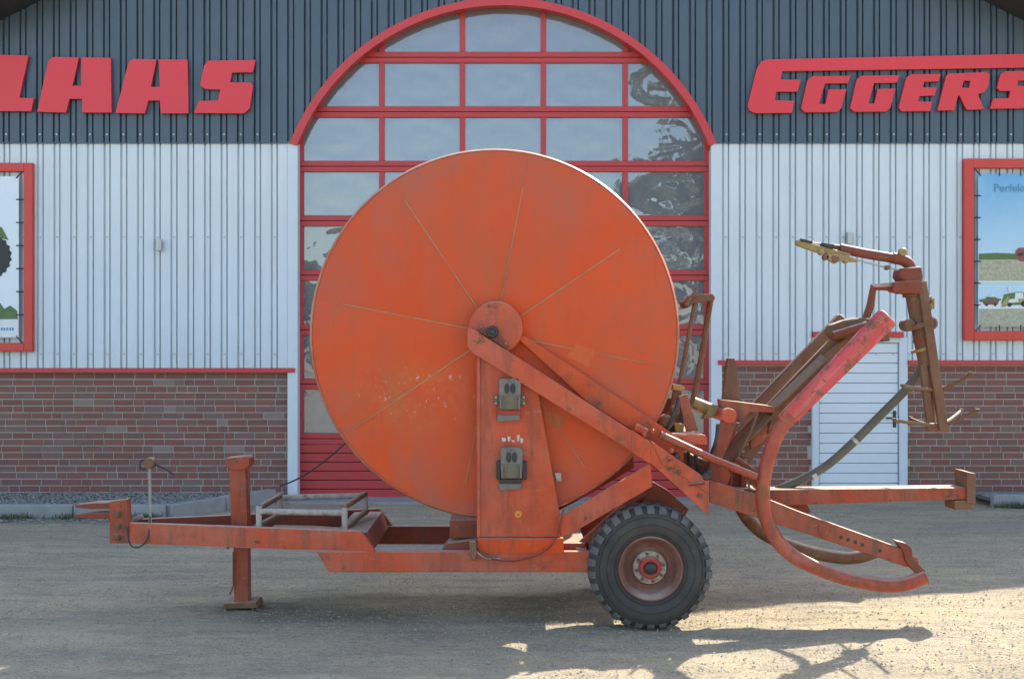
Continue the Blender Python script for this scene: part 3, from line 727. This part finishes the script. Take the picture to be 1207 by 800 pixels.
# pipe rack on the drawbar
RK = rod('pipe_rack', [(306,602.5,9.72),(407,604.5,9.62)], .022, GREYPIPE)
for pts in ([(306,598,9.72),(330,584,10.3)], [(405,598,9.62),(430,582,10.25)], [(331,586,10.3),(428,584,10.25)]):
    rod('rack_rail', pts, .022, RUST if pts[0][1] == 598 else GREYPIPE, RK)
for x, y0, y1, Y in ((305,596,622,9.72),(406,598,626,9.62),(330,582,606,10.3),(430,582,606,10.25)):
    rod('rack_post', [(x,y0,Y),(x+.5,y1,Y)], .022, GREYPIPE, RK)
rod('rack_rail', [(407,622,9.62),(432,602,10.25)], .02, RUST, RK); rod('rack_rail', [(300,622,9.72),(330,606,10.3)], .022, RUST, RK)
rod('trigger_cable', [(330,573,10.4),(355,562,10.4),(380,545,10.4),(407,522,10.4),(450,480,10.3)], .007, BLACK, n=6, smooth=5)

# housings on the tower
def housing(x, y, wide):
    hgt = plate('clamp_housing', [(x-12,y),(x+11,y),(x+13,y+4),(x+13,y+28),(x-13,y+28),(x-13,y+3)], 9.31, .07, LAMPG, bevel=.008)
    plate('housing_skirt', [(x-13,y+20),(x+13,y+20),(x+12,y+37),(x-12,y+37)], 9.295, .06, LAMPT, hgt, .01)
    for s_ in (-1, 1):
        c = P(x+s_*3.5, y+12, 9.30); m = MB()
        m.add([(c.x+.019*math.cos(k*math.pi/8), 9.306, c.z+.037*math.sin(k*math.pi/8)) for k in range(16)]+[(c.x+.019*math.cos(k*math.pi/8), 9.32, c.z+.037*math.sin(k*math.pi/8)) for k in range(16)],
            [tuple(range(16))]+[(k, 16+k, 16+(k+1) % 16, (k+1) % 16) for k in range(16)])
        obj('slot', m, BLACK, hgt)
        for kx in (3, 7, 11):
            obj('rib', MB().bar(P(x+s_*kx, y+(22 if kx != 3 else 2), 9.293), P(x+s_*kx, y+(36 if kx != 3 else 5), 9.293), .011, .012, (0,1,0)), LAMPG if kx != 7 else LAMPT, hgt, .002)
        if wide:
            plate('ear', [(x+s_*13,y+20),(x+s_*18,y+20),(x+s_*18,y+32),(x+s_*13,y+32)], 9.335, .03, LAMPT, hgt, .003)
            for yy in (y+22, y+29):
                c = P(x+s_*16.5, yy, 9.33); obj('bolt', MB().lathe([(0, 9.322), (.008, 9.322), (.008, 9.34)], (c.x, c.z), 8, False), FLAKE, hgt)
        else:
            plate('ear', [(x+s_*13,y+15),(x+s_*18,y+17),(x+s_*18,y+38),(x+s_*13,y+38)], 9.325, .05, BLACK, hgt, .006)
    plate('housing_tray', [(x-14,y+37.5),(x+12,y+37.5),(x+12,y+42.4),(x-14,y+42.4)], 9.34, .04, HUBRED if wide else BLACK, hgt, .003)
    plate('housing_foot', [(x-15,y+42.5),(x+12,y+42.5),(x+12,y+49),(x-15,y+51)], 9.35, .03, LAMPG, hgt, .006)
housing(601, 446, True); housing(603, 527, False)
c = P(611, 606, 9.37); RF = obj('reflector', MB().lathe([(0, 9.362), (.02, 9.362), (.027, 9.37), (.03, 9.38)], (c.x, c.z), 20), AMBER, MACH)
obj('bolt', MB().lathe([(0, 9.355), (.007, 9.355), (.007, 9.362)], (c.x, c.z), 6, False), RUST, RF)
for x, y, a, b in ((594,518,5,5),(600,517,4,6),(605,519.5,4,2.5),(611,516,3.2,8),(615,519,3.6,6)):   # rubbed-out painted figures
    plate('painted_mark', [(x-a/2,y-b/2),(x+a/2,y-b/2+.7),(x+a/2-.8,y+b/2),(x-a/2+.5,y+b/2-.5)], 9.3785, .003, WHITEM, bevel=0)
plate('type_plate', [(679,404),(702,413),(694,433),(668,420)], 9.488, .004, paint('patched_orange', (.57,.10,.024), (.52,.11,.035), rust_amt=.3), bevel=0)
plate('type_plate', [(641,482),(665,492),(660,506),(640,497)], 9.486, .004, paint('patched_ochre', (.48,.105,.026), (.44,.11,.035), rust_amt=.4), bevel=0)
plate('marker_tab', [(654,557),(661,557),(662,567),(656,568)], 9.42, .02, FLAKE, bevel=.002)
BRK = plate('catch_bracket', [(553,638),(561,638),(562,652),(559,662),(555,656)], 9.30, .05, RUST)
rod('control_line', [(561,640,9.31),(570,653,9.31),(590,660,9.31),(615,659,9.31),(640,650,9.31),(655,634,9.31),(664,600,9.31)], .007, DULL, n=6, smooth=5)
rod('control_line', [(562,650,9.31),(572,657,9.31),(590,658,9.31)], .006, GREYPIPE, n=6, smooth=5)

# wheels
def wheel(Yo, s_):                                # outer face at Yo, axle towards s_
    Wc = P(767.5, 670.8, 9.2); c = (Wc.x, Wc.z); Rt = 73.6*9.2/F; Wd = .38
    Wh = obj('wheel', MB().lathe([(r, Yo+s_*y) for r, y in [(.19,.12),(.19,.30)]], c, 32), RIMM, MACH)
    prof = [(.205,.045),(.222,.022),(.27,.004),(.325,.0),(.365,.012),(.396,.032),(.411,.058),(.414,.19),(.411,.322),(.396,.348),(.365,.368),(.30,.38),(.22,.35),(.205,.33)]
    obj('tyre', MB().lathe([(r, Yo+s_*y) for r, y in prof], c, 72), RUBBER, Wh)
    m = MB()
    for rr in (.245, .30, .352):
        m.lathe([(rr-.003, Yo+s_*(.012 if rr < .3 else .004 if rr < .34 else .008)), (rr, Yo+s_*(.006 if rr < .3 else -.003 if rr < .34 else .001)), (rr+.003, Yo+s_*(.012 if rr < .3 else .004 if rr < .34 else .009))], c, 72)
    obj('sidewall_ring', m, RUBBER, Wh)
    lm = {}
    for j, (y0, y1) in enumerate(((.018, .12), (.135, .245), (.26, .362))):
        b = MB(); hw = .024 if j != 1 else .02
        if j == 0: pts = [(.376,.006),(.384,.006),(.406,.022),(Rt,.056),(Rt,.125),(.40,.125)]
        elif j == 1: pts = [(.40,.14),(Rt,.14),(Rt,.24),(.40,.24)]
        else: pts = [(.40,.255),(Rt,.255),(Rt,.32),(.415,.348),(.378,.372)]
        n = len(pts)
        b.add([(-hw, s_*y, r) for r, y in pts]+[(hw, s_*y, r) for r, y in pts], [tuple(range(n)), tuple(range(2*n-1, n-1, -1))]+[(i, (i+1) % n, n+(i+1) % n, n+i) for i in range(n)])
        me = mesh('tread_lug', b, LUGM)
        for k in range(30):
            a = 2*math.pi*(k+(.5 if j == 1 else 0))/30
            inst('tread_lug', me, (c[0], Yo, c[1]), Wh, (0, a, 0))
    obj('rim', MB().lathe([(r, Yo+s_*y) for r, y in [(.222,.018),(.216,.010),(.208,.014),(.20,.035),(.185,.055),(.178,.115),(.16,.13),(.13,.125),(.115,.105),(.10,.10),(.06,.10)]], c, 48), RIMM, Wh)
    obj('hub_flange', MB().lathe([(r, Yo+s_*y) for r, y in [(.115,.100),(.112,.088),(.08,.085),(.075,.09)]], c, 40), FLAKE, Wh)
    obj('hub', MB().lathe([(r, Yo+s_*y) for r, y in [(.078,.09),(.074,.055),(.062,.045),(.050,.045),(.047,.06),(.0,.062)]], c, 32), HUBRED, Wh)
    obj('hub_cap', MB().lathe([(r, Yo+s_*y) for r, y in [(.040,.061),(.038,.035),(.028,.028),(0,.027)]], c, 24), BLACK, Wh)
    nb = mesh('wheel_nut', MB().lathe([(r, s_*y) for r, y in [(.012,.02),(.012,-.006),(0,-.006)]], (0, 0), 6, False), RUST)
    for k in range(8):
        a = 2*math.pi*k/8+.2; inst('wheel_nut', nb, (c[0]+.095*math.cos(a), Yo+s_*.083, c[1]+.095*math.sin(a)), Wh)
    return c
c = wheel(9.2, 1); wheel(2*YC-9.2, -1)
obj('axle', MB().bar((c[0], 9.42, c[1]), (c[0], 2*YC-9.42, c[1]), .09, .09), DULL, MACH, .005)
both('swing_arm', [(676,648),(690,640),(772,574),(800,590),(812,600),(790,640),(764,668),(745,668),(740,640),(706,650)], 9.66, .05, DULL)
plate('axle_gusset', [(742,580),(774,572),(806,594),(800,606),(760,600)], 9.62, .04, DULL)
rod('suspension_strut', [(676,652,9.55),(760,577,9.55)], .04, DULL)
rod('grease_line', [(664,648,9.5),(680,645,9.48),(690,648,9.48)], .022, GREYPIPE)

# rear linkage
REARM = plate('lower_arm', [(836,566),(895,584),(945,604),(1062,646),(1082,658),(1084,670),(1066,667),(945,627),(836,592)], 9.42, .11, REAR)
for x, y in ((991.5,633),(1000,636),(1008.5,639),(1017,642),(1037.5,649)):
    cc = P(x, y, 9.41); obj('pin_hole', MB().lathe([(0, 9.417), (.013, 9.417), (.013, 9.43)], (cc.x, cc.z), 10, False), BLACK, REARM)
plate('arm_patch', [(966,617),(978,622),(975,633),(964,629)], 9.41, .03, REAR, REARM)
plate('arm_hook', [(1056,637),(1068,640),(1075,646),(1076,658),(1091,673),(1084,679),(1068,662),(1064,648)], 9.40, .10, DULL, REARM)
cpts = [(930,490),(917,510),(907,535),(901,560),(899,583),(903,610),(915,635),(935,655),(960,668),(990,679),(1020,686),(1048,689.5),(1070,687),(1091,679)]
def guide(mir, mat, mat2):
    def Q(x, y, Y=9.42):
        p = P(x, y, Y); return Vector((p.x, 2*YC-p.y-.05, p.z)) if mir else p
    q = catmull([Q(x, y) for x, y in cpts], 4)
    sk = obj('guide_hoop', MB().tube(q, .0505, 16), mat2, MACH)
    a, b = Q(922, 499), Q(1047, 373)
    m = MB(); d = (b-a).normalized(); u = Vector((-d.z, 0, d.x))
    for k, (t0, w0) in enumerate(((0, .105), (1, .145))):
        pass
    vs = []
    for pnt, hw, hd in ((a, .056, .045), (a.lerp(b, .35), .064, .05), (b, .074, .055)):
        vs += [pnt+u*(sx*hw)+Vector((0, sy*hd, 0)) for sx, sy in ((-1,-1),(1,-1),(1,1),(-1,1))]
    fs = [(0,1,2,3)[::-1], (8,9,10,11)]+[(4*i+k, 4*i+(k+1) % 4, 4*i+4+(k+1) % 4, 4*i+4+k) for i in range(2) for k in range(4)]
    bm_ = obj('guide_beam', m.add(vs, fs), mat, sk, .022)
    w1 = obj('weld_collar', MB().tube([q[0]+(q[1]-q[0])*-.2, q[2]], .058, 14), mat2, sk)
    return sk
def redbeam():
    t = NT('scuffed_red_beam'); v = t.mapv((1, 1, 1), (0, math.radians(45), 0))
    sx = t.n.new('ShaderNodeMapping'); sx.inputs['Scale'].default_value = (1.2, 6, 14); t.lk(v, sx.inputs[0])
    c = t.mix(t.ramp(t.noise(1.6, 6, .65), .4, .62), (.55,.038,.04), (.56,.085,.085))
    c = t.mix(t.ramp(t.noise(1.3, 7, .7, sx.outputs[0]), .50, .62, 0, .5), c, (.60,.20,.18))
    rn = t.noise(1.6, 8, .75, sx.outputs[0]); rm = t.ramp(rn, .53, .58)
    c = t.mix(rm, c, t.mix(t.noise(30, 4), (.22,.09,.04), (.36,.17,.08)))
    c = t.mix(t.ramp(t.noise(12, 7, .75), .54, .58), c, (.19,.075,.035))
    t.col(c); t.rough(.5); t.bump(t.math('ADD', t.math('MULTIPLY', rm, -.5), t.noise(60, 4)), .3, .005); return t.m
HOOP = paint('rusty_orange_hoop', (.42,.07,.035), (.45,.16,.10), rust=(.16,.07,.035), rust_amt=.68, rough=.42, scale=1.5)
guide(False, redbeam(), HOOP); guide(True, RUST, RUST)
# boom
BO = plate('boom', [(840,578),(1146,574.5),(1146,588),(905,596),(840,590)], 9.85, .22, REAR)
plate('boom_end', [(1140,556),(1150,558),(1150,593),(1140,593)], 9.82, .28, RUST, BO)
plate('boom_shoe', [(1125,590),(1148,589),(1148,600),(1126,601)], 9.84, .24, RUST, BO)
plate('boom_gusset', [(905,590),(950,592),(956,603),(946,610),(920,600)], 9.95, .05, DULL, BO)
# mast channel
MA = plate('mast_channel', [(851,541),(905,476),(985,393),(1006,382),(1014,396),(940,470),(882,548)], 9.80, .05, RUST)
obj('channel_flange', MB().bar(P(852,540,9.80), P(904,487,9.80),   .16, .014, (0,-.35,1)), RUST, MA, .003)
obj('channel_flange', MB().bar(P(911,479,9.74), P(972,421,9.74), .10, .014, (0,-.35,1)), RUST, MA, .003)
plate('channel_web', [(911,480),(976,415),(1000,396),(1010,402),(940,470),(905,512)], 9.76, .04, RUST, MA)
plate('channel_patch', [(895,500),(914,486),(920,497),(900,520),(886,530),(884,522)], 9.78, .03, REAR, MA)
for x, y in ((881,523),(888,515),(876,532),(895,521)):
    cc = P(x, y, 9.78); obj('bolt', MB().lathe([(0, 9.785), (.012, 9.785), (.012, 9.80)], (cc.x, cc.z), 6, False), FLAKE, MA)
plate('mast_head', [(980,383),(996,377),(1012,374),(1032,376),(1034,384),(1010,396),(984,400),(978,394)], 9.70, .16, RUST, MA, .01)
plate('mast_head_lug', [(1036,388),(1048,386),(1049,402),(1041,403)], 9.6, .1, RUST, MA)
rod('mast_roller', [(982,395,9.66),(1022,383,9.66)], .028, DULL, MA)
BA = rod('gun_bracket', [(1004,389,9.85),(1020,377,9.85),(1026,360,9.85),(1029.5,338.5,9.85),(1050,338,9.85),(1080,339,9.85)], .030, DULL, n=4)
plate('bracket_collar', [(1055,332),(1085,330),(1087,346),(1064,346),(1052,343)], 9.78, .14, DULL, BA, .008)
# upright rod stands beside the reel
FR = rod('reel_guide', [(801,452,9.78),(820,352,9.78)], .016, RUST, n=8)
rod('guide_upright', [(816,478,10.0),(826,425,10.0),(838,352,10.0)], .022, RUST, FR, 8)
plate('guide_head', [(806,356),(812,348),(840,346),(843,350),(842,354),(818,357),(811,363)], 9.74, .3, RUST, FR)
rod('guide_tip', [(808,360,9.72),(822,340,9.72)], .012, RUST, FR, 8)
plate('guide_foot', [(794,453),(804,454),(808,458),(803,461),(793,459)], 9.7, .14, YELLOW, FR)
plate('guide_stem', [(794,459),(804,460),(799,500),(786,505)], 9.74, .06, RUST, FR)
# pivot group
PV = plate('pivot_upright', [(858,422),(866,422),(873,472),(852,472)], 9.96, .08, RUST)
plate('pivot_arm', [(850,471),(914,479),(913,486),(884,485),(872,498),(862,482),(851,480)], 9.7, .20, REAR, PV)
pc = P(859.5, 490, 9.58); obj('pivot_boss', MB().lathe([(0, 9.58), (.05, 9.58), (.054, 9.585), (.054, 9.95)], (pc.x, pc.z), 28), BEAM, PV)
plate('pivot_link', [(850,496),(868,500),(852,540),(842,562),(836,560),(841,538)], 9.62, .05, REAR, PV)
plate('pivot_link', [(856,500),(872,498),(858,530),(846,560),(840,560)], 9.82, .05, REAR, PV)
rod('ram_barrel', [(817,475,9.9),(848,487,9.9)], .048, YELLOW)
plate('ram_clamp', [(836,482),(850,479),(840,492),(828,494)], 9.83, .14, YELLOW)
plate('strap', [(800,467),(810,464),(823,507),(809,509)], 9.62, .03, REAR)
plate('strap', [(815,511),(829,511),(828,530),(817,530)], 9.55, .10, BRIGHT)
plate('deck_plate', [(775,512),(830,512),(834,517),(834,524),(800,524),(778,518)], 9.45, .9, BEAM)
plate('cage_plate', [(794,497),(807,500),(805,509),(796,509)], 9.7, .5, YELLOW)
rod('tie_tube', [(778,512,9.36),(838,540,9.36),(892,562,9.36)], .027, REAR)
rod('tie_tube', [(868,540,9.5),(896,562,9.5)], .02, DULL)
plate('link_post', [(837,540),(849,540),(845,574),(835,572)], 9.45, .06, DULL)
plate('frame_leg', [(874,536),(881,538),(880,577),(874,577)], 9.7, .05, DULL)
rod('frame_stay', [(879,540,9.55),(883,576,9.55)], .009, YELLOW, n=6); rod('frame_stay', [(862,550,9.55),(862,577,9.55)], .009, DULL, n=6)
plate('frame_sill', [(865,576),(884,576),(905,582),(900,586),(866,581)], 9.6, .5, DULL)
plate('rear_bulkhead', [(780,524),(838,545),(838,575),(815,566),(785,545)], 9.55, .9, DULL)
plate('rear_bulkhead', [(845,548),(880,560),(880,582),(845,575)], 9.75, .6, DULL)
GB = plate('gearbox', [(778,500),(796,470),(806,480),(806,512),(785,516)], 9.75, .45, BLACK, bevel=.012)
for x, y, r_ in ((787,497,.05),(797,484,.04),(826,556,.035),(829,551,.022),(792,533,.02)):
    cc = P(x, y, 9.6); yf = 9.62 if y < 520 else 9.29
    obj('gear_boss', MB().lathe([(0, yf), (r_*.7, yf), (r_, yf+.015), (r_, yf+.12)], (cc.x, cc.z), 14), BLACK if y > 520 else RUST, GB)
for x, y in ((757,505),(770,507),(792,531),(789,541),(826,569),(760,512)):
    cc = P(x, y, 9.29); obj('bolt', MB().lathe([(0, 9.27), (.010, 9.285), (.010, 9.292), (.017, 9.292), (.017, 9.31)], (cc.x, cc.z), 6, False), BEAM, MACH)
rod('locking_pin', [(812,571,9.29),(830,569,9.29)], .01, DULL, n=8)
rod('roller', [(748,503,9.36),(762,510,9.36)], .03, BEAM)
for x, y, x2, y2, r_ in ((806,512,812,548,.012),(818,530,822,562,.014),(846,500,838,536,.012),(893,486,870,538,.010),(786,505,800,470,.014)):
    rod('hydraulic_pipe', [(x,y,9.50),((x+x2)/2+2,(y+y2)/2,9.46),(x2,y2,9.50)], r_, BLACK if r_ > .011 else RUST, n=8, smooth=4)
plate('sprocket_guard', [(786,488),(793,474),(800,470),(802,482),(795,498),(788,506)], 9.66, .03, RUST)
plate('hinge_cheek', [(838,556),(852,545),(862,560),(856,574),(842,576)], 9.52, .03, REAR)
plate('hinge_cheek', [(884,548),(900,556),(903,572),(890,576),(882,566)], 9.50, .05, REAR)
for x, y in ((846,560),(893,564),(800,556),(825,584),(905,596)):
    cc = P(x, y, 9.30); yf = 9.30 if y < 590 and x < 836 else 9.40
    if x in (846, 893): yf = 9.49
    obj('bolt', MB().lathe([(0, yf-.012), (.011, yf-.012), (.011, yf-.004), (.018, yf-.004), (.018, yf+.02)], (P(x, y, yf).x, P(x, y, yf).z), 6, False), RUST, MACH)
# feed hose
rod('feed_hose', [(905,640,10.2),(935,638,10.2),(900,590,10.1),(918,577,10.0),(945,565,10.0),(975,548,10.0),(1008,519,10.0),(1040,487,10.0),(1065,462,10.0),(1083,440,10.0),(1090,425,10.0)][2:], .032, HOSE, n=14, smooth=6)
for x, y, x2, y2 in ((957,562,962,559),(1006,521,1009,518)):
    rod('hose_clip', [(x,y,10.0),(x2,y2,10.0)], .036, STEELG, n=14)

# ------------------------------------------------------------------ sprinkler cart, carried upright at the back
p0 = P(1100, 515, 9.9)
CT = thing('sprinkler_cart', p0, 'rusty sprinkler cart with a long gun and bottom prongs hanging behind the boom', 'sprinkler')
SP = rod('standpipe', [(1077,342,9.9),(1083,375,9.9),(1090,412,9.9),(1094,430,9.9)], .066, RUST, CT, 18)
rod('pipe_flange', [(1082,381,9.9),(1083.5,386,9.9)], .10, RUST, SP, 20); rod('pipe_flange', [(1085,352,9.9),(1086,356,9.9)], .082, RUST, SP, 20)
rod('lower_pipe', [(1092,412,9.9),(1096,460,9.9),(1099,504,9.9)], .03, RUST, CT, 10)
obj('angle_bar', MB().bar(P(1086,332,9.82), P(1112,507,9.82), .05, .065, (1,0,0)), RUST, CT, .004)
obj('angle_bar', MB().bar(P(1088,430,9.86), P(1097,506,9.86), .05, .05, (1,0,0)), RUST, CT, .004)
rod('band', [(1088.5,398,9.9),(1089.5,402,9.9)], .078, DULL, SP, 18); rod('band', [(1085,410,9.9),(1086,413,9.9)], .074, YELLOW, SP, 18)
def knob(x, y, Y, r, mat, d=.06, nm='valve'):
    q = P(x, y, Y); return obj(nm, MB().lathe([(0, Y), (r*.8, Y), (r, Y+.01), (r, Y+d)], (q.x, q.z), 18), mat, CT)
knob(1073, 383, 9.83, .045, RUST, .14); knob(1098, 381, 9.86, .05, RUST, .1); knob(1095, 362, 9.85, .03, YELLOW, .1)
rod('valve_stem', [(1098,352,9.9),(1098,364,9.9)], .024, YELLOW, CT, 10)
plate('swivel_body', [(1062,316),(1087,314),(1089,328),(1083,333),(1066,333),(1060,326)], 9.80, .2, DULL, CT, .015)
rod('swivel_flange', [(1074,333,9.9),(1074.5,338,9.9)], .10, RUST, CT, 20); rod('swivel_neck', [(1073,326,9.9),(1078,348,9.9)], .085, RUST, CT, 18)
rod('elbow', [(1052,304,9.9),(1062,306,9.9),(1070,310,9.9),(1074,318,9.9),(1075,326,9.9)], .042, DULL, CT, 14, 4)
GN = rod('gun_barrel', [(990,293,9.9),(1020,299,9.9),(1056,305,9.9)], .036, DULL, CT, 14)
plate('gun_arm', [(938,283),(944,283.5),(1003,299),(1001,304),(990,303),(962,297),(939,289)], 9.84, .05, YELLOW, CT)
rod('nozzle', [(946,286,9.92),(962,290,9.92),(992,294,9.92)], [.02, .025, .034], DULL, CT, 12)
plate('arm_weight', [(944,281),(958,284),(958,287),(944,284.5)], 9.83, .06, BLACK, CT); plate('arm_weight', [(969,286),(984,288),(984,293),(970,290)], 9.82, .08, BLACK, CT)
knob(969, 297, 9.80, .022, YELLOW); knob(985, 305, 9.80, .028, RUST); knob(974, 303, 9.81, .022, RUST); knob(998, 307, 9.80, .02, YELLOW)
knob(1065, 297, 9.86, .032, YELLOW, .035, 'pressure_gauge'); rod('gauge_stem', [(1064,302,9.88),(1063,307,9.88)], .01, YELLOW, CT, 8)
plate('drive_link', [(975,298),(1000,302),(1012,306),(1010,309),(988,308),(984,311),(974,305)], 9.81, .04, YELLOW, CT)
rod('drive_rod', [(1008,306,9.85),(1047,316,9.85),(1062,319,9.85)], .007, STEELG, CT, 6); knob(1047, 315, 9.82, .018, RUST)
def prongs(pts, r=.0125): 
    rod('prong', pts, r, RUST, CT, 8, 4); rod('prong_tip', [pts[-1], (pts[-1][0], pts[-1][1]-2.5, pts[-1][2])], .018, RUST, CT, 8)
prongs([(1108,460,9.85),(1128,451,9.7),(1144,441,9.55)]); prongs([(1106,460,9.85),(1085,458,9.75),(1064,455,9.6)])
prongs([(1113,502,9.85),(1135,492,9.7),(1152,484,9.55)]); prongs([(1108,502,9.95),(1122,493,10.2),(1133,484,10.4)])
prongs([(1108,501,9.85),(1080,499,9.7),(1054,495,9.55)]); prongs([(1100,502,9.95),(1086,498,10.2),(1073,493,10.4)])
obj('foot_plate', MB().bar(P(1094,503,9.9), P(1116,504,9.9), .14, .06), RUST, CT, .008)
obj('cross_bar', MB().bar(P(1086,459,9.88), P(1112,459,9.88), .05, .05), RUST, CT, .004)

# ------------------------------------------------------------------ trees across the yard, seen mirrored in the gate glass
BARK = plain('bark', (.10,.08,.06), .9, var=.6, scale=8, bump=.4)
def leafmat(c, c2):
    t = NT('leaves'); t.col(t.mix(t.ramp(t.noise(.9, 4), .35, .7), c, c2)); t.rough(.6); return t.m
LEAF = [leafmat((.12,.125,.07), (.22,.20,.13)), leafmat((.13,.13,.08), (.22,.20,.14))]
def tree(x, y, h_, spread, label, mi, seed, n=9000):
    r = np.random.default_rng(seed); rr = random.Random(seed)
    t = thing('broadleaf_tree', (x, y, 0), label, 'tree', 'trees across the yard')
    m = MB(); top = Vector((x, y, h_*.8)); m.tube([(x, y, 0), (x+.1, y, h_*.3), (x, y+.1, h_*.55), top], [h_*.028, h_*.021, h_*.013, .03], 8)
    cl = []
    for i in range(22):
        a = rr.random()*6.28; z = h_*rr.uniform(.32, .95); rad = spread*math.sqrt(max(.05, 1-((z/h_-.62)/.42)**2))*rr.uniform(.35, 1)
        e = Vector((x+rad*math.cos(a), y+rad*math.sin(a), z)); s0 = Vector((x, y, z*.72)); cl.append((e, spread*rr.uniform(.22, .42)))
        m.tube([s0, (s0+e)/2+Vector((0, 0, .2)), e], [h_*.009, h_*.005, .015], 5)
    obj('trunk', m, BARK, t)
    k = n//len(cl); V = []
    for e, rad in cl:
        d = r.normal(size=(k, 3)); d /= np.linalg.norm(d, axis=1)[:, None]
        V.append(np.array(e)+d*(rad*r.random((k, 1))**.45)*np.array([1, 1, .8]))
    p = np.concatenate(V); k = len(p); u = r.normal(size=(k, 3)); u /= np.linalg.norm(u, axis=1)[:, None]
    q = np.cross(u, r.normal(size=(k, 3))); q /= np.linalg.norm(q, axis=1)[:, None]; s_ = (.10+.16*r.random((k, 1)))
    v = np.stack([p-u*s_, p+q*s_*.6, p+u*s_, p-q*s_*.6], 1).reshape(-1, 3)
    c = MB(); c.v = v.tolist(); c.f = [(4*i, 4*i+1, 4*i+2, 4*i+3) for i in range(k)]; c.sm = [False]*k
    obj('crown', c, LEAF[mi], t)
tree(7.6, -22, 13.5, 3.2, 'tall broadleaf tree mirrored at the right edge of the gate glass', 0, 1)
tree(11.5, -25, 12.0, 3.6, 'wide broadleaf tree right of the tall one across the yard', 1, 2)
tree(-9.5, -34, 6.0, 2.6, 'small broadleaf tree mirrored low in the left gate panes', 1, 3)
tree(-14.5, -30, 8.0, 3.2, 'round broadleaf tree at the far left across the yard', 0, 4)
tree(2.0, -44, 6.5, 3.2, 'low broadleaf tree in the middle across the yard', 0, 5)
